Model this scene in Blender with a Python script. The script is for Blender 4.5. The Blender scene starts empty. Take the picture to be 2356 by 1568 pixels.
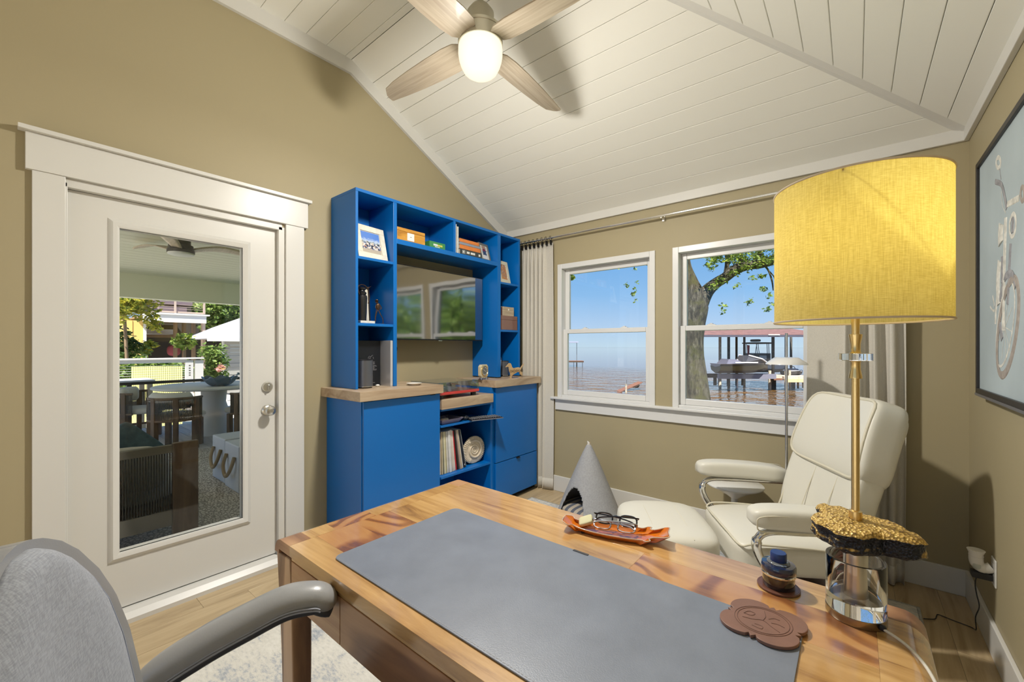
import bpy, bmesh, math, random
from mathutils import Vector, Matrix
random.seed(7)
R = math.radians
PI = math.pi
scene = bpy.context.scene
COL = scene.collection

# ---------------------------------------------------------------- camera, sky, sun, exposure
F_PX, HOR, CXP, YAW, CAMH = 962.0, 797.0, 1178.0, R(39.4), 1.33
cam_d = bpy.data.cameras.new('camera'); cam = bpy.data.objects.new('camera', cam_d); COL.objects.link(cam)
cam.location = (0, 0, CAMH); cam.rotation_euler = (R(90), 0, YAW)
cam_d.sensor_fit = 'HORIZONTAL'; cam_d.sensor_width = 36.0; cam_d.lens = 36.0 * F_PX / 2356.0
cam_d.shift_y = (HOR - 784.0) / 2356.0; cam_d.clip_start = 0.02; cam_d.clip_end = 3000
scene.camera = cam
vs = scene.view_settings
vs.view_transform = 'Standard'; vs.look = 'None'; vs.gamma = 1.0; vs.exposure = 0.85; vs.use_curve_mapping = False
scene.cycles.max_bounces = 10; scene.cycles.diffuse_bounces = 5; scene.cycles.glossy_bounces = 5
scene.cycles.transmission_bounces = 8; scene.cycles.transparent_max_bounces = 12
scene.cycles.sample_clamp_indirect = 4.0; scene.cycles.caustics_reflective = False; scene.cycles.caustics_refractive = False
scene.cycles.use_denoising = True

world = bpy.data.worlds.new('sky'); scene.world = world; world.use_nodes = True
wn = world.node_tree.nodes; wl = world.node_tree.links; wn.clear()
w_out = wn.new('ShaderNodeOutputWorld'); w_bg = wn.new('ShaderNodeBackground'); w_tc = wn.new('ShaderNodeTexCoord')
w_sep = wn.new('ShaderNodeSeparateXYZ'); w_r = wn.new('ShaderNodeValToRGB')
wl.new(w_tc.outputs['Generated'], w_sep.inputs[0]); wl.new(w_sep.outputs['Z'], w_r.inputs[0])
wl.new(w_r.outputs[0], w_bg.inputs[0]); wl.new(w_bg.outputs[0], w_out.inputs[0])
el = w_r.color_ramp.elements
el[0].position = 0.0; el[0].color = (.54, .71, .84, 1)
el[1].position = 1.0; el[1].color = (.10, .26, .62, 1)
for p, c in ((.05, (.44, .63, .87, 1)), (.12, (.27, .52, .85, 1)), (.22, (.17, .42, .80, 1)), (.5, (.14, .34, .72, 1))):
    e = el.new(p); e.color = c
w_bg.inputs[1].default_value = 0.57
sun_d = bpy.data.lights.new('sun', 'SUN'); sun = bpy.data.objects.new('sun', sun_d); COL.objects.link(sun)
sun_d.energy = 6.5; sun_d.angle = R(0.6); sun_d.color = (1, .95, .86)
sun.rotation_euler = Vector((-.30, .50, -.81)).to_track_quat('-Z', 'Y').to_euler()
FAN_W, LAMP_W = 54.0, 1.25      # the fan light kit and the desk lamp, in watts

# ---------------------------------------------------------------- pixel helpers (2356 x 1568 frame)
_c, _s = math.cos(YAW), math.sin(YAW)
def ray(u, v):
    r = (u - CXP) / F_PX
    return Vector((-_s + r * _c, _c + r * _s, (HOR - v) / F_PX))
def att(u, v, t): return Vector((0, 0, CAMH)) + ray(u, v) * t
def onz(u, v, z):
    d = ray(u, v); return att(u, v, (z - CAMH) / d.z)
def onx(u, v, x):
    d = ray(u, v); return att(u, v, x / d.x)
def ony(u, v, y):
    d = ray(u, v); return att(u, v, y / d.y)

# ---------------------------------------------------------------- mesh builder
class MB:
    def __init__(s): s.v = []; s.f = []
    def add(s, vs, fs, m=None):
        o = len(s.v)
        s.v += [tuple(m @ Vector(p)) if m else tuple(p) for p in vs]
        s.f += [tuple(i + o for i in f) for f in fs]; return s
    def box(s, x0, y0, z0, x1, y1, z1, m=None):
        x0, x1 = min(x0, x1), max(x0, x1); y0, y1 = min(y0, y1), max(y0, y1); z0, z1 = min(z0, z1), max(z0, z1)
        return s.add([(x0,y0,z0),(x1,y0,z0),(x1,y1,z0),(x0,y1,z0),(x0,y0,z1),(x1,y0,z1),(x1,y1,z1),(x0,y1,z1)],
                     [(0,3,2,1),(4,5,6,7),(0,1,5,4),(1,2,6,5),(2,3,7,6),(3,0,4,7)], m)
    def cbox(s, c, d, m=None): return s.box(c[0]-d[0]/2, c[1]-d[1]/2, c[2]-d[2]/2, c[0]+d[0]/2, c[1]+d[1]/2, c[2]+d[2]/2, m)
    def prism(s, poly, a, b, ax='z', m=None):
        n = len(poly); f = lambda p, k: {'z': (p[0], p[1], k), 'y': (p[0], k, p[1]), 'x': (k, p[0], p[1])}[ax]
        vs = [f(p, a) for p in poly] + [f(p, b) for p in poly]
        fs = [tuple(range(n))[::-1], tuple(range(n, 2*n))] + [(i, (i+1) % n, n + (i+1) % n, n + i) for i in range(n)]
        return s.add(vs, fs, m)
    def lathe(s, prof, n=24, c=(0,0,0), m=None, cap=True, a0=0, a1=2*PI, sx=1, sy=1):
        vs = []; fs = []; full = abs(a1 - a0 - 2*PI) < 1e-6; k = n if full else n + 1
        for r, z in prof:
            for i in range(k):
                a = a0 + (a1 - a0) * i / n
                vs.append((c[0] + r*math.cos(a)*sx, c[1] + r*math.sin(a)*sy, c[2] + z))
        for j in range(len(prof) - 1):
            for i in range(n):
                i2 = (i+1) % k
                fs.append((j*k+i, j*k+i2, (j+1)*k+i2, (j+1)*k+i))
        if cap and full:
            if prof[0][0] > 1e-5: fs.append(tuple(range(k))[::-1])
            if prof[-1][0] > 1e-5: fs.append(tuple(range((len(prof)-1)*k, len(prof)*k)))
        return s.add(vs, fs, m)
    def cyl(s, c, r, h, n=20, m=None): return s.lathe([(r,0),(r,h)], n, c, m)
    def rod(s, p, q, r, n=8, r2=None): return s.tube([p, q], [r, r if r2 is None else r2], n)
    def tube(s, path, r, n=8, closed=False, flat=1.0, up=None):
        P = [Vector(p) for p in path]; N = len(P); rr = r if isinstance(r, (list, tuple)) else [r]*N
        vs = []; fs = []; prev = None
        for i in range(N):
            if closed: t = P[(i+1) % N] - P[i-1]
            else: t = P[min(i+1, N-1)] - P[max(i-1, 0)]
            if t.length < 1e-9: t = Vector((0,0,1))
            t.normalize()
            if up is not None: a = t.cross(Vector(up))
            elif prev is None: a = t.orthogonal()
            else: a = prev - t * prev.dot(t)
            if a.length < 1e-6: a = t.orthogonal()
            a.normalize(); prev = a; b = t.cross(a)
            for k in range(n):
                w = 2*PI*k/n
                vs.append(P[i] + (a*math.cos(w) + b*math.sin(w)*flat) * rr[i])
        for i in range(N if closed else N-1):
            j = (i+1) % N
            for k in range(n): fs.append((i*n+k, i*n+(k+1) % n, j*n+(k+1) % n, j*n+k))
        if not closed: fs += [tuple(range(n))[::-1], tuple(range((N-1)*n, N*n))]
        return s.add(vs, fs)
    def grid(s, fn, nu, nv, cu=False, m=None):
        vs = [fn(i/nu, j/nv) for j in range(nv+1) for i in range(nu if cu else nu+1)]
        k = nu if cu else nu+1
        fs = [(j*k+i, j*k+(i+1) % k, (j+1)*k+(i+1) % k, (j+1)*k+i) for j in range(nv) for i in range(nu)]
        return s.add(vs, fs, m)
    def slab(s, quad, off):
        q = [Vector(p) for p in quad]; o = Vector(off); n = len(q)
        vs = q + [p + o for p in q]
        fs = [tuple(range(n)), tuple(range(n, 2*n))[::-1]] + [(i, n+i, n+(i+1) % n, (i+1) % n) for i in range(n)]
        return s.add(vs, fs)
    def rbox(s, c, hd, k=5.0, n=8, fn=None, m=None):
        """rounded cushion: cube grid mapped to a superellipsoid, fn(x,y,z in -1..1 scaled) reshapes it"""
        vs = {}; fs = []; lst = []
        def vid(p):
            key = tuple(round(a, 5) for a in p)
            if key not in vs:
                q = [math.sin(a*PI/4)/math.sin(PI/4) if True else a for a in p]
                L = sum(abs(a)**k for a in q)**(1/k); q = [a/L for a in q]
                w = Vector((q[0]*hd[0], q[1]*hd[1], q[2]*hd[2]))
                if fn: w = Vector(fn(w.x, w.y, w.z))
                vs[key] = len(lst); lst.append(w + Vector(c))
            return vs[key]
        g = [-1 + 2*i/n for i in range(n+1)]
        for ax in range(3):
            for sg in (-1, 1):
                for i in range(n):
                    for j in range(n):
                        def P(a, b):
                            p = [0,0,0]; p[ax] = sg; p[(ax+1) % 3] = a; p[(ax+2) % 3] = b; return p
                        q = [vid(P(g[i],g[j])), vid(P(g[i+1],g[j])), vid(P(g[i+1],g[j+1])), vid(P(g[i],g[j+1]))]
                        fs.append(tuple(q if sg > 0 else q[::-1]))
        return s.add(lst, fs, m)
    def build(s, name, mat=None, parent=None, smooth=None, bevel=0, seg=2, sub=0, loc=None, rot=None, fix=True):
        me = bpy.data.meshes.new(name); me.from_pydata(s.v, [], s.f)
        if fix:
            bm = bmesh.new(); bm.from_mesh(me); bmesh.ops.recalc_face_normals(bm, faces=bm.faces); bm.to_mesh(me); bm.free()
        o = bpy.data.objects.new(name, me); COL.objects.link(o)
        if mat: me.materials.append(mat)
        if smooth is not None:
            me.shade_smooth()
            me.set_sharp_from_angle(angle=R(smooth))
        if bevel:
            b = o.modifiers.new('bevel', 'BEVEL'); b.width = bevel; b.segments = seg; b.limit_method = 'ANGLE'; b.angle_limit = R(40)
        if sub:
            b = o.modifiers.new('sub', 'SUBSURF'); b.levels = sub; b.render_levels = sub
        if parent: o.parent = parent
        if loc: o.location = loc
        if rot: o.rotation_euler = rot
        return o

def tag(o, label=None, cat=None, group=None, kind=None):
    if label: o['label'] = label
    if cat: o['category'] = cat
    if group: o['group'] = group
    if kind: o['kind'] = kind
    return o
def thing(name, label, cat, loc=(0,0,0), rz=0, group=None, rot=None):
    o = bpy.data.objects.new(name, None); COL.objects.link(o); o.empty_display_size = .05
    o.location = loc; o.rotation_euler = rot if rot else (0, 0, rz)
    return tag(o, label, cat, group)
def struct(name, mb, mat, parent=None, **k):
    o = mb.build(name, mat, parent, **k)
    if not parent: o['kind'] = 'structure'
    return o
def copy_tree(o, parent=None):
    c = o.copy(); COL.objects.link(c); c.parent = parent
    for ch in list(o.children): copy_tree(ch, c)
    return c
def bx(name, b, mat, parent=None, bevel=0, **k): return MB().box(*b).build(name, mat, parent, bevel=bevel, **k)
def text_mb(body, size, thick=.0008, align='CENTER'):
    cu = bpy.data.curves.new('txt', 'FONT'); cu.body = body; cu.size = size; cu.extrude = thick/2; cu.align_x = align; cu.align_y = 'CENTER'
    cu.resolution_u = 3
    ob = bpy.data.objects.new('txt', cu); COL.objects.link(ob)
    dg = bpy.context.evaluated_depsgraph_get(); me = bpy.data.meshes.new_from_object(ob.evaluated_get(dg))
    mb = MB(); mb.add([tuple(v.co) for v in me.vertices], [tuple(p.vertices) for p in me.polygons])
    bpy.data.objects.remove(ob); bpy.data.curves.remove(cu); bpy.data.meshes.remove(me)
    return mb
def xf(mb, m):
    mb.v = [tuple(m @ Vector(p)) for p in mb.v]; return mb
def spline(pts, n=8, closed=False):
    P = [Vector(p) for p in pts]; N = len(P); out = []
    rng = range(N if closed else N-1)
    for i in rng:
        if closed: a, b, c, d = P[i-1], P[i], P[(i+1) % N], P[(i+2) % N]
        else: a, b, c, d = P[max(i-1,0)], P[i], P[i+1], P[min(i+2,N-1)]
        for k in range(n):
            t = k/n
            out.append(.5*((2*b) + (c-a)*t + (2*a-5*b+4*c-d)*t*t + (3*b-a-3*c+d)*t**3))
    if not closed: out.append(P[-1])
    return out

# ---------------------------------------------------------------- materials
def srgb(r, g, b):
    f = lambda c: (c/255/12.92) if c/255 <= .04045 else ((c/255+.055)/1.055)**2.4
    return (f(r), f(g), f(b), 1)
MATS = {}
def new_mat(name):
    m = bpy.data.materials.new(name); m.use_nodes = True
    nt = m.node_tree; b = nt.nodes['Principled BSDF']
    return m, nt, b
def nd(nt, typ, ins=None, **props):
    n = nt.nodes.new(typ)
    for k, v in props.items(): setattr(n, k, v)
    for k, v in (ins or {}).items():
        if hasattr(v, 'is_linked') or isinstance(v, bpy.types.NodeSocket): nt.links.new(v, n.inputs[k])
        else: n.inputs[k].default_value = v
    return n
def coords(nt, scale=(1,1,1), rnd=False, kind='Object', rot=(0,0,0)):
    tc = nt.nodes.new('ShaderNodeTexCoord'); src = tc.outputs[kind]
    if rnd:
        oi = nt.nodes.new('ShaderNodeObjectInfo')
        ml = nd(nt, 'ShaderNodeMath', {0: oi.outputs['Random'], 1: 37.0}, operation='MULTIPLY')
        ad = nd(nt, 'ShaderNodeVectorMath', {0: src, 1: ml.outputs[0]}, operation='ADD'); src = ad.outputs[0]
    mp = nd(nt, 'ShaderNodeMapping', {'Vector': src}); mp.inputs['Scale'].default_value = scale; mp.inputs['Rotation'].default_value = rot
    return mp.outputs[0]
def ramp(nt, fac, stops, interp='LINEAR'):
    r = nt.nodes.new('ShaderNodeValToRGB'); nt.links.new(fac, r.inputs[0]); r.color_ramp.interpolation = interp
    e = r.color_ramp.elements
    while len(e) < len(stops): e.new(.5)
    for i, (p, c) in enumerate(stops): e[i].position = p; e[i].color = c if len(c) == 4 else (*c, 1)
    return r.outputs[0]
def bump(nt, b, height, strength=.2, dist=.01):
    bp = nd(nt, 'ShaderNodeBump', {'Height': height, 'Strength': strength, 'Distance': dist}); nt.links.new(bp.outputs[0], b.inputs['Normal'])
def M(name, col, rough=.5, metal=0, coat=0, spec=.5, var=0, vscale=6, bmp=0, bscale=200, emit=None, estr=0, trans=0, ior=1.45, sheen=0, coatr=.05, bdist=.002):
    if name in MATS: return MATS[name]
    m, nt, b = new_mat(name); MATS[name] = m
    c = col if len(col) == 4 else (*col, 1)
    b.inputs['Base Color'].default_value = c; b.inputs['Roughness'].default_value = rough; b.inputs['Metallic'].default_value = metal
    b.inputs['Coat Weight'].default_value = coat; b.inputs['Coat Roughness'].default_value = coatr; b.inputs['Specular IOR Level'].default_value = spec
    b.inputs['Transmission Weight'].default_value = trans; b.inputs['IOR'].default_value = ior; b.inputs['Sheen Weight'].default_value = sheen
    if emit: b.inputs['Emission Color'].default_value = (*emit[:3], 1); b.inputs['Emission Strength'].default_value = estr
    if var:
        n = nd(nt, 'ShaderNodeTexNoise', {'Vector': coords(nt), 'Scale': vscale, 'Detail': 5.0})
        lo = tuple(k*(1-var) for k in c[:3]); hi = tuple(min(1, k*(1+var)) for k in c[:3])
        nt.links.new(ramp(nt, n.outputs[0], [(.3, lo), (.7, hi)]), b.inputs['Base Color'])
    if bmp:
        n = nd(nt, 'ShaderNodeTexNoise', {'Vector': coords(nt), 'Scale': bscale, 'Detail': 3.0}); bump(nt, b, n.outputs[0], bmp, bdist)
    return m
def WOOD(name, stops, scale=(1.2, 14, 14), rough=.4, coat=0, dist=1.5, detail=6, bmp=.05, rnd=True, coatr=.08, wave=0, spec=.5):
    """stretched-noise grain along local x (small scale = long streaks)"""
    if name in MATS: return MATS[name]
    m, nt, b = new_mat(name); MATS[name] = m
    co = coords(nt, scale, rnd)
    n = nd(nt, 'ShaderNodeTexNoise', {'Vector': co, 'Scale': 1.0, 'Detail': float(detail), 'Roughness': .6, 'Distortion': dist})
    fac = n.outputs[0]
    if wave:
        big = nd(nt, 'ShaderNodeTexNoise', {'Vector': coords(nt, (scale[0]*.9, scale[1]*.30, scale[2]*.30), rnd), 'Scale': 1.0, 'Detail': 1.0, 'Distortion': .9})
        k = nd(nt, 'ShaderNodeMath', {0: big.outputs[0], 1: wave*6.283}, operation='MULTIPLY'); sn = nd(nt, 'ShaderNodeMath', {0: k.outputs[0]}, operation='SINE')
        fr = nd(nt, 'ShaderNodeMapRange', {0: sn.outputs[0], 1: -1.0, 2: .4, 3: .12, 4: .78}, interpolation_type='SMOOTHSTEP')
        mx = nd(nt, 'ShaderNodeMix', {0: .5, 2: n.outputs[0], 3: fr.outputs[0]}); fac = mx.outputs[0]
    nt.links.new(ramp(nt, fac, stops), b.inputs['Base Color'])
    b.inputs['Roughness'].default_value = rough; b.inputs['Coat Weight'].default_value = coat; b.inputs['Coat Roughness'].default_value = coatr
    b.inputs['Coat IOR'].default_value = 1.75 if coat >= 1 else 1.5
    b.inputs['Specular IOR Level'].default_value = spec
    if bmp: bump(nt, b, n.outputs[0], bmp, .003)
    return m
def GLASS(name, tint=(1,1,1), refl=.06, rough=0.0):
    """thin window pane: clear with a fresnel reflection"""
    if name in MATS: return MATS[name]
    m = bpy.data.materials.new(name); m.use_nodes = True; nt = m.node_tree; nt.nodes.clear(); MATS[name] = m
    o = nt.nodes.new('ShaderNodeOutputMaterial'); t = nd(nt, 'ShaderNodeBsdfTransparent', {'Color': (*tint, 1)})
    g = nd(nt, 'ShaderNodeBsdfGlossy', {'Color': (1,1,1,1), 'Roughness': rough}); geo = nt.nodes.new('ShaderNodeNewGeometry'); io = nd(nt, 'ShaderNodeMapRange', {0: geo.outputs['Backfacing'], 1: 0.0, 2: 1.0, 3: 1.25 + refl, 4: 1/(1.25 + refl)}); fr = nd(nt, 'ShaderNodeFresnel', {'IOR': io.outputs[0]})
    mx = nd(nt, 'ShaderNodeMixShader', {0: fr.outputs[0], 1: t.outputs[0], 2: g.outputs[0]}); nt.links.new(mx.outputs[0], o.inputs[0])
    return m
def WEAVE(name, c1, c2, scale=400, rough=.85, bmp=.4, sheen=.2, var=None):
    if name in MATS: return MATS[name]
    m, nt, b = new_mat(name); MATS[name] = m
    co = coords(nt)
    n1 = nd(nt, 'ShaderNodeTexNoise', {'Vector': coords(nt, (scale*.15, scale, scale)), 'Scale': 1.0, 'Detail': 2.0})
    n2 = nd(nt, 'ShaderNodeTexNoise', {'Vector': coords(nt, (scale, scale*.15, scale*.15)), 'Scale': 1.0, 'Detail': 2.0})
    ad = nd(nt, 'ShaderNodeMath', {0: n1.outputs[0], 1: n2.outputs[0]}, operation='ADD'); hf = nd(nt, 'ShaderNodeMath', {0: ad.outputs[0], 1: .5}, operation='MULTIPLY')
    nt.links.new(ramp(nt, hf.outputs[0], [(.38, c1), (.62, c2)]), b.inputs['Base Color'])
    b.inputs['Roughness'].default_value = rough; b.inputs['Sheen Weight'].default_value = sheen
    bump(nt, b, hf.outputs[0], bmp, .001)
    return m
m_wall = M('wall_paint_tan', (.365, .312, .192), .55, bmp=.03, bscale=350, spec=.35)
m_white = M('trim_white', (.63, .62, .585), .32, spec=.45)
m_ceil = M('ceiling_white', (.78, .77, .71), .45, bmp=.03, bscale=60, spec=.35)
m_back = M('ceiling_gap', (.56, .545, .50), .7)
m_vinyl = M('window_vinyl', (.66, .66, .65), .3)
m_blue = M('cabinet_blue', (.001, .132, .455), .36, bmp=.03, bscale=500, coat=.12, coatr=.3)
m_brass = M('brass', (.78, .58, .27), .3, 1)
m_chrome = M('chrome', (.78, .77, .74), .14, 1)
m_nickel = M('satin_nickel', (.62, .60, .55), .3, 1)
m_black = M('black_plastic', (.012, .012, .014), .4)
m_cream = M('cream_leather', (.66, .64, .56), .42, bmp=.10, bscale=260, coat=.1, coatr=.3)
m_pipe = M('cream_piping', (.62, .58, .46), .5)
m_pane = GLASS('window_glass')
m_curtain = WEAVE('curtain_linen', (.50, .47, .41, 1), (.60, .57, .50, 1), 900, .9, .2)
GOLD = [(.25, (.20, .085, .028, 1)), (.42, (.46, .255, .085, 1)), (.62, (.62, .375, .14, 1)), (.8, (.70, .46, .20, 1))]
m_desk_pale = WOOD('sheesham_pale', GOLD, (1.6, 16, 16), .25, 1.0, 1.4, wave=0, coatr=.12)
m_desk_fig = WOOD('sheesham_figured', [(.24, (.19, .065, .025, 1)), (.40, (.36, .15, .048, 1)), (.58, (.50, .24, .08, 1)), (.80, (.60, .33, .12, 1))], (3.4, 12, 12), .25, 1.0, 1.2, wave=6, coatr=.12)
m_desk_dark = WOOD('sheesham_dark', [(.2, (.13, .052, .028, 1)), (.45, (.30, .15, .075, 1)), (.62, (.42, .235, .12, 1)), (.85, (.64, .43, .22, 1))], (1.6, 16, 16), .35, .15, 1.2, wave=3)
m_top_oak = WOOD('worktop_oak', [(.25, (.24, .15, .09, 1)), (.5, (.42, .31, .205, 1)), (.75, (.55, .44, .31, 1))], (10, 1.5, 14), .45, .1, 1.0)
m_floor = WOOD('vinyl_plank_oak', [(.2, (.22, .145, .075, 1)), (.42, (.39, .29, .165, 1)), (.62, (.50, .385, .23, 1)), (.85, (.58, .47, .30, 1))], (9, .9, 9), .4, .1, 2.0, wave=0)

# ---------------------------------------------------------------- room shell  (wall_left x=-2.75, wall_back y=3.26, wall_right x=.467)
XL, XR, YB, YF = -2.75, .467, 3.26, -1.75
ZF, ZE, MS = 3.34, 2.50, .503           # flat ceiling, eaves, pitch
YK = 1.55                               # where the flat meets the back slope
XK = .42 - (ZF - ZE) / MS               # where the flat meets the right slope
T = .16
# doors and windows openings
DY0, DY1, DZ1 = .165, 1.100, 2.075
w = MB(); w.box(XL-T, YF, -.2, XL, DY0, 3.6); w.box(XL-T, DY1, -.2, XL, YB+T, 3.6); w.box(XL-T, DY0, DZ1, XL, DY1, 3.6); w.box(XL-T, DY0, -.2, XL, DY1, -.02)
struct('wall_left', w, m_wall)
WX = ((-2.112, -1.231), (-1.068, -.187)); WZ0, WZ1 = .872, 2.072
w = MB(); xs = [XL, WX[0][0], WX[0][1], WX[1][0], WX[1][1], XR + T]
for i in (0, 2, 4): w.box(xs[i], YB, -.2, xs[i+1], YB+T, 2.75)
for a, b_ in WX: w.box(a, YB, -.2, b_, YB+T, WZ0); w.box(a, YB, WZ1, b_, YB+T, 2.75)
struct('wall_back', w, m_wall)
w = MB(); w.box(XR, YF, -.2, XR+T, YB, 2.75); struct('wall_right', w, m_wall)
w = MB(); RX = (-2.69, -1.66, -1.60, -.62, -.56, .41); RZ0, RZ1 = .06, 2.50     # tall window openings added behind the camera, unseen, to let fill daylight in
for a, b_ in ((XL, RX[0]), (RX[1], RX[2]), (RX[3], RX[4]), (RX[5], XR+T)): w.box(a, YF-T, -.2, b_, YF, 3.6)
for a, b_ in ((0, 1), (2, 3), (4, 5)): w.box(RX[a], YF-T, -.2, RX[b_], YF, RZ0); w.box(RX[a], YF-T, RZ1, RX[b_], YF, 3.6)
struct('wall_rear', w, m_wall)

# floor: planks along y over a dark bed
fl = MB(); fl.box(XL, YF, -.12, XR, YB, -.004); floor = struct('floor', fl, m_back)
PW = .182; plank_meshes = {}
def plank(xa, xb, y0, y1):
    L = round(y1 - y0, 3); W = round(xb - xa, 3); k = (L, W)
    if k not in plank_meshes:
        o = MB().box(-W/2+.0006, -L/2+.0006, -.004, W/2-.0006, L/2-.0006, 0).build('plank', m_floor, floor); plank_meshes[k] = o.data
    else:
        o = bpy.data.objects.new('plank', plank_meshes[k]); COL.objects.link(o); o.parent = floor
    o.location = ((xa+xb)/2, (y0+y1)/2, 0)
for i in range(18):
    xa, xb = XL + PW*i, min(XL + PW*(i+1), XR)
    y = YF - [0, .4, .8, .2, .6, 1.0][(i*5) % 6]
    while y < YB:
        a, b_ = max(y, YF), min(y + 1.2, YB)
        if b_ - a > .03: plank(xa, xb, a, b_)
        y += 1.2

# ceiling: a backing shell and tongue-and-groove boards
zb = lambda y: ZF - MS*(y - YK)
zc = lambda x: ZF - MS*(x - XK)
E0 = .03
hipx = lambda y: XK + (y - YK)          # hip line in plan
cl = MB(); up = (0, 0, .12)
YE, XE = YB + .14, XR + .14
cl.slab([(XL-.1, YF-.1, ZF+E0), (XK, YF-.1, ZF+E0), (XK, YK, ZF+E0), (XL-.1, YK, ZF+E0)], up)
cl.slab([(XL-.1, YK, ZF+E0), (XK, YK, ZF+E0), (hipx(YE), YE, zb(YE)+E0), (XL-.1, YE, zb(YE)+E0)], up)
cl.slab([(XK, YF-.1, ZF+E0), (XE+.1, YF-.1, zc(XE+.1)+E0), (XE+.1, YK+XE+.1-XK, zc(XE+.1)+E0), (XK, YK, ZF+E0)], up)
ceiling = struct('ceiling', cl, m_back)
G = .0011
def board(q, n):
    o = MB().slab(q, [k*.02 for k in n]).build('ceiling_board', m_ceil, ceiling, bevel=.002, seg=1); return o
ys = [1.504 - .1335*k for k in range(0, 26)]
edges = [YK] + [y for y in ys if y > YF - .12]
for a, b_ in zip(edges, edges[1:]):
    board([(XL, a-G, ZF), (XK, a-G, ZF), (XK, b_+G, ZF), (XL, b_+G, ZF)], (0, 0, 1))
nrmB = Vector((0, MS, 1)).normalized(); nrmC = Vector((MS, 0, 1)).normalized()
edges = [YK] + [1.600 + .1172*k for k in range(1, 15)] + [3.30]
for a, b_ in zip(edges, edges[1:]):
    a2, b2 = a+G, b_-G
    board([(XL, a2, zb(a2)), (hipx(a2)-.004, a2, zb(a2)), (hipx(b2)-.004, b2, zb(b2)), (XL, b2, zb(b2))], nrmB)
edges = [XK] + [.372 - .1148*k for k in range(13, -1, -1)] + [XR + .03]
edges = [e for i, e in enumerate(edges) if i == 0 or e > XK + .05]
for a, b_ in zip(edges, edges[1:]):
    a2, b2 = a+G, b_-G
    board([(a2, YF, zc(a2)), (b2, YF, zc(b2)), (b2, YK + b2 - XK - .004, zc(b2)), (a2, YK + a2 - XK - .004, zc(a2))], nrmC)
# hip batten, crown boards, corner bead
hb = MB(); hw = .045
q0 = Vector((XK-.1, YK-.1, ZF+.05)); q1 = Vector((XR+.02, hipx_y := YK + XR + .02 - XK, zc(XR+.02)))
side = Vector((1, -1, 0)).normalized() * hw
drop = Vector((0, 0, -.016))
hb.slab([q0-side+drop*.2+Vector((0,0,-side.length*.0)), q0+drop, q1+drop, q1-side+drop*.2], (0, 0, .03)); hb.slab([q0+drop, q0+side+drop*.2, q1+side+drop*.2, q1+drop], (0, 0, .03))
for i in range(len(hb.v)):
    x, y, z = hb.v[i]
struct('trim_1', hb, m_white)
CH = .094
t = MB(); t.box(XL, YF, ZF-CH, XL+.022, YK, ZF+.01)
t.slab([(XL, YK, ZF-CH), (XL, YK, ZF+.01), (XL, YB, zb(YB)+.01), (XL, YB, zb(YB)-CH)], (.022, 0, 0)); struct('trim_2', t, m_white)
t = MB(); t.box(XL+.022, YB-.022, 2.424, XR, YB, 2.53); struct('trim_3', t, m_white, bevel=.003)
t = MB(); t.box(XR-.022, YF, 2.424, XR, YB-.022, 2.53); struct('trim_4', t, m_white, bevel=.003)
# baseboards
def base(name, b, side):
    x0, y0, x1, y1 = b
    struct(name, MB().box(x0, y0, 0, x1, y1, .14), m_white, bevel=.003)
base('baseboard_back', (-2.3, YB-.016, XR, YB), 0)
base('baseboard_right', (XR-.016, YF, XR, YB-.016), 1)
t = MB(); t.box(XL, YF, 0, XL+.016, .079, .14); t.box(XL, 1.226, 0, XL+.016, 1.378, .14); struct('baseboard_left', t, m_white, bevel=.003)
struct('baseboard_rear', MB().box(XL+.016, YF, 0, XR-.016, YF+.016, .14), m_white, bevel=.003)

# door
d = thing('door_1', 'white exterior door with one tall glass lite in the tan wall', 'door', (XL, .64, 0)); d['kind'] = 'structure'; del d['category']
def dpart(name, b, mat=m_white, par=d, bevel=.002):
    y = .64; return bx(name, (b[0]-XL, b[1]-y, b[2], b[3]-XL, b[4]-y, b[5]), mat, par, bevel)
dpart('casing', (XL, .079, 0, XL+.02, .178, 2.090)); dpart('casing', (XL, 1.115, 0, XL+.02, 1.226, 2.090))
dpart('head_casing', (XL, .060, 2.090, XL+.026, 1.248, 2.25)); dpart('head_cap', (XL, .039, 2.25, XL+.048, 1.265, 2.269))
j = MB()
for a, b_ in ((.160, .185), (1.078, 1.115)): j.box(-T, a-.64, 0, .004, b_-.64, 2.07)
j.box(-T, .165-.64, 2.050, .004, 1.10-.64, 2.09); j.build('jamb', m_white, d, bevel=.002)
sill = MB(); sill.prism([(-.16, 0), (.055, 0), (.055, .022), (.03, .045), (-.16, .047)], .165-.64, 1.115-.64, 'y'); sill.build('threshold', m_white, d)
DX0, DX1 = XL-.075, XL-.03
sl = MB(); gy0, gy1, gz0, gz1 = .361, .892, .326, 1.908
ya, yb_ = .186-.64, 1.077-.64; X0, X1 = DX0-XL, DX1-XL
sl.box(X0, ya, .052, X1, gy0-.64, 2.048); sl.box(X0, gy1-.64, .052, X1, yb_, 2.048)
sl.box(X0, gy0-.64, .052, X1, gy1-.64, gz0); sl.box(X0, gy0-.64, gz1, X1, gy1-.64, 2.048)
slab = sl.build('door_slab', m_white, d)
def frame_ring(y0, y1, z0, z1, w, prof):
    """mitred moulding ring in the y-z plane; prof = [(offset outward from opening, x)]"""
    mb = MB(); n = len(prof)
    for (o_, x) in prof: pass
    cs = [(y0, z0, -1, -1), (y1, z0, 1, -1), (y1, z1, 1, 1), (y0, z1, -1, 1)]
    vs = [(x, cy + sy*o_, cz + sz*o_) for cy, cz, sy, sz in cs for o_, x in prof]; fs = []
    for k in range(4):
        for i in range(n):
            fs.append((k*n+i, k*n+(i+1) % n, ((k+1) % 4)*n+(i+1) % n, ((k+1) % 4)*n+i))
    return mb.add(vs, fs)
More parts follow.
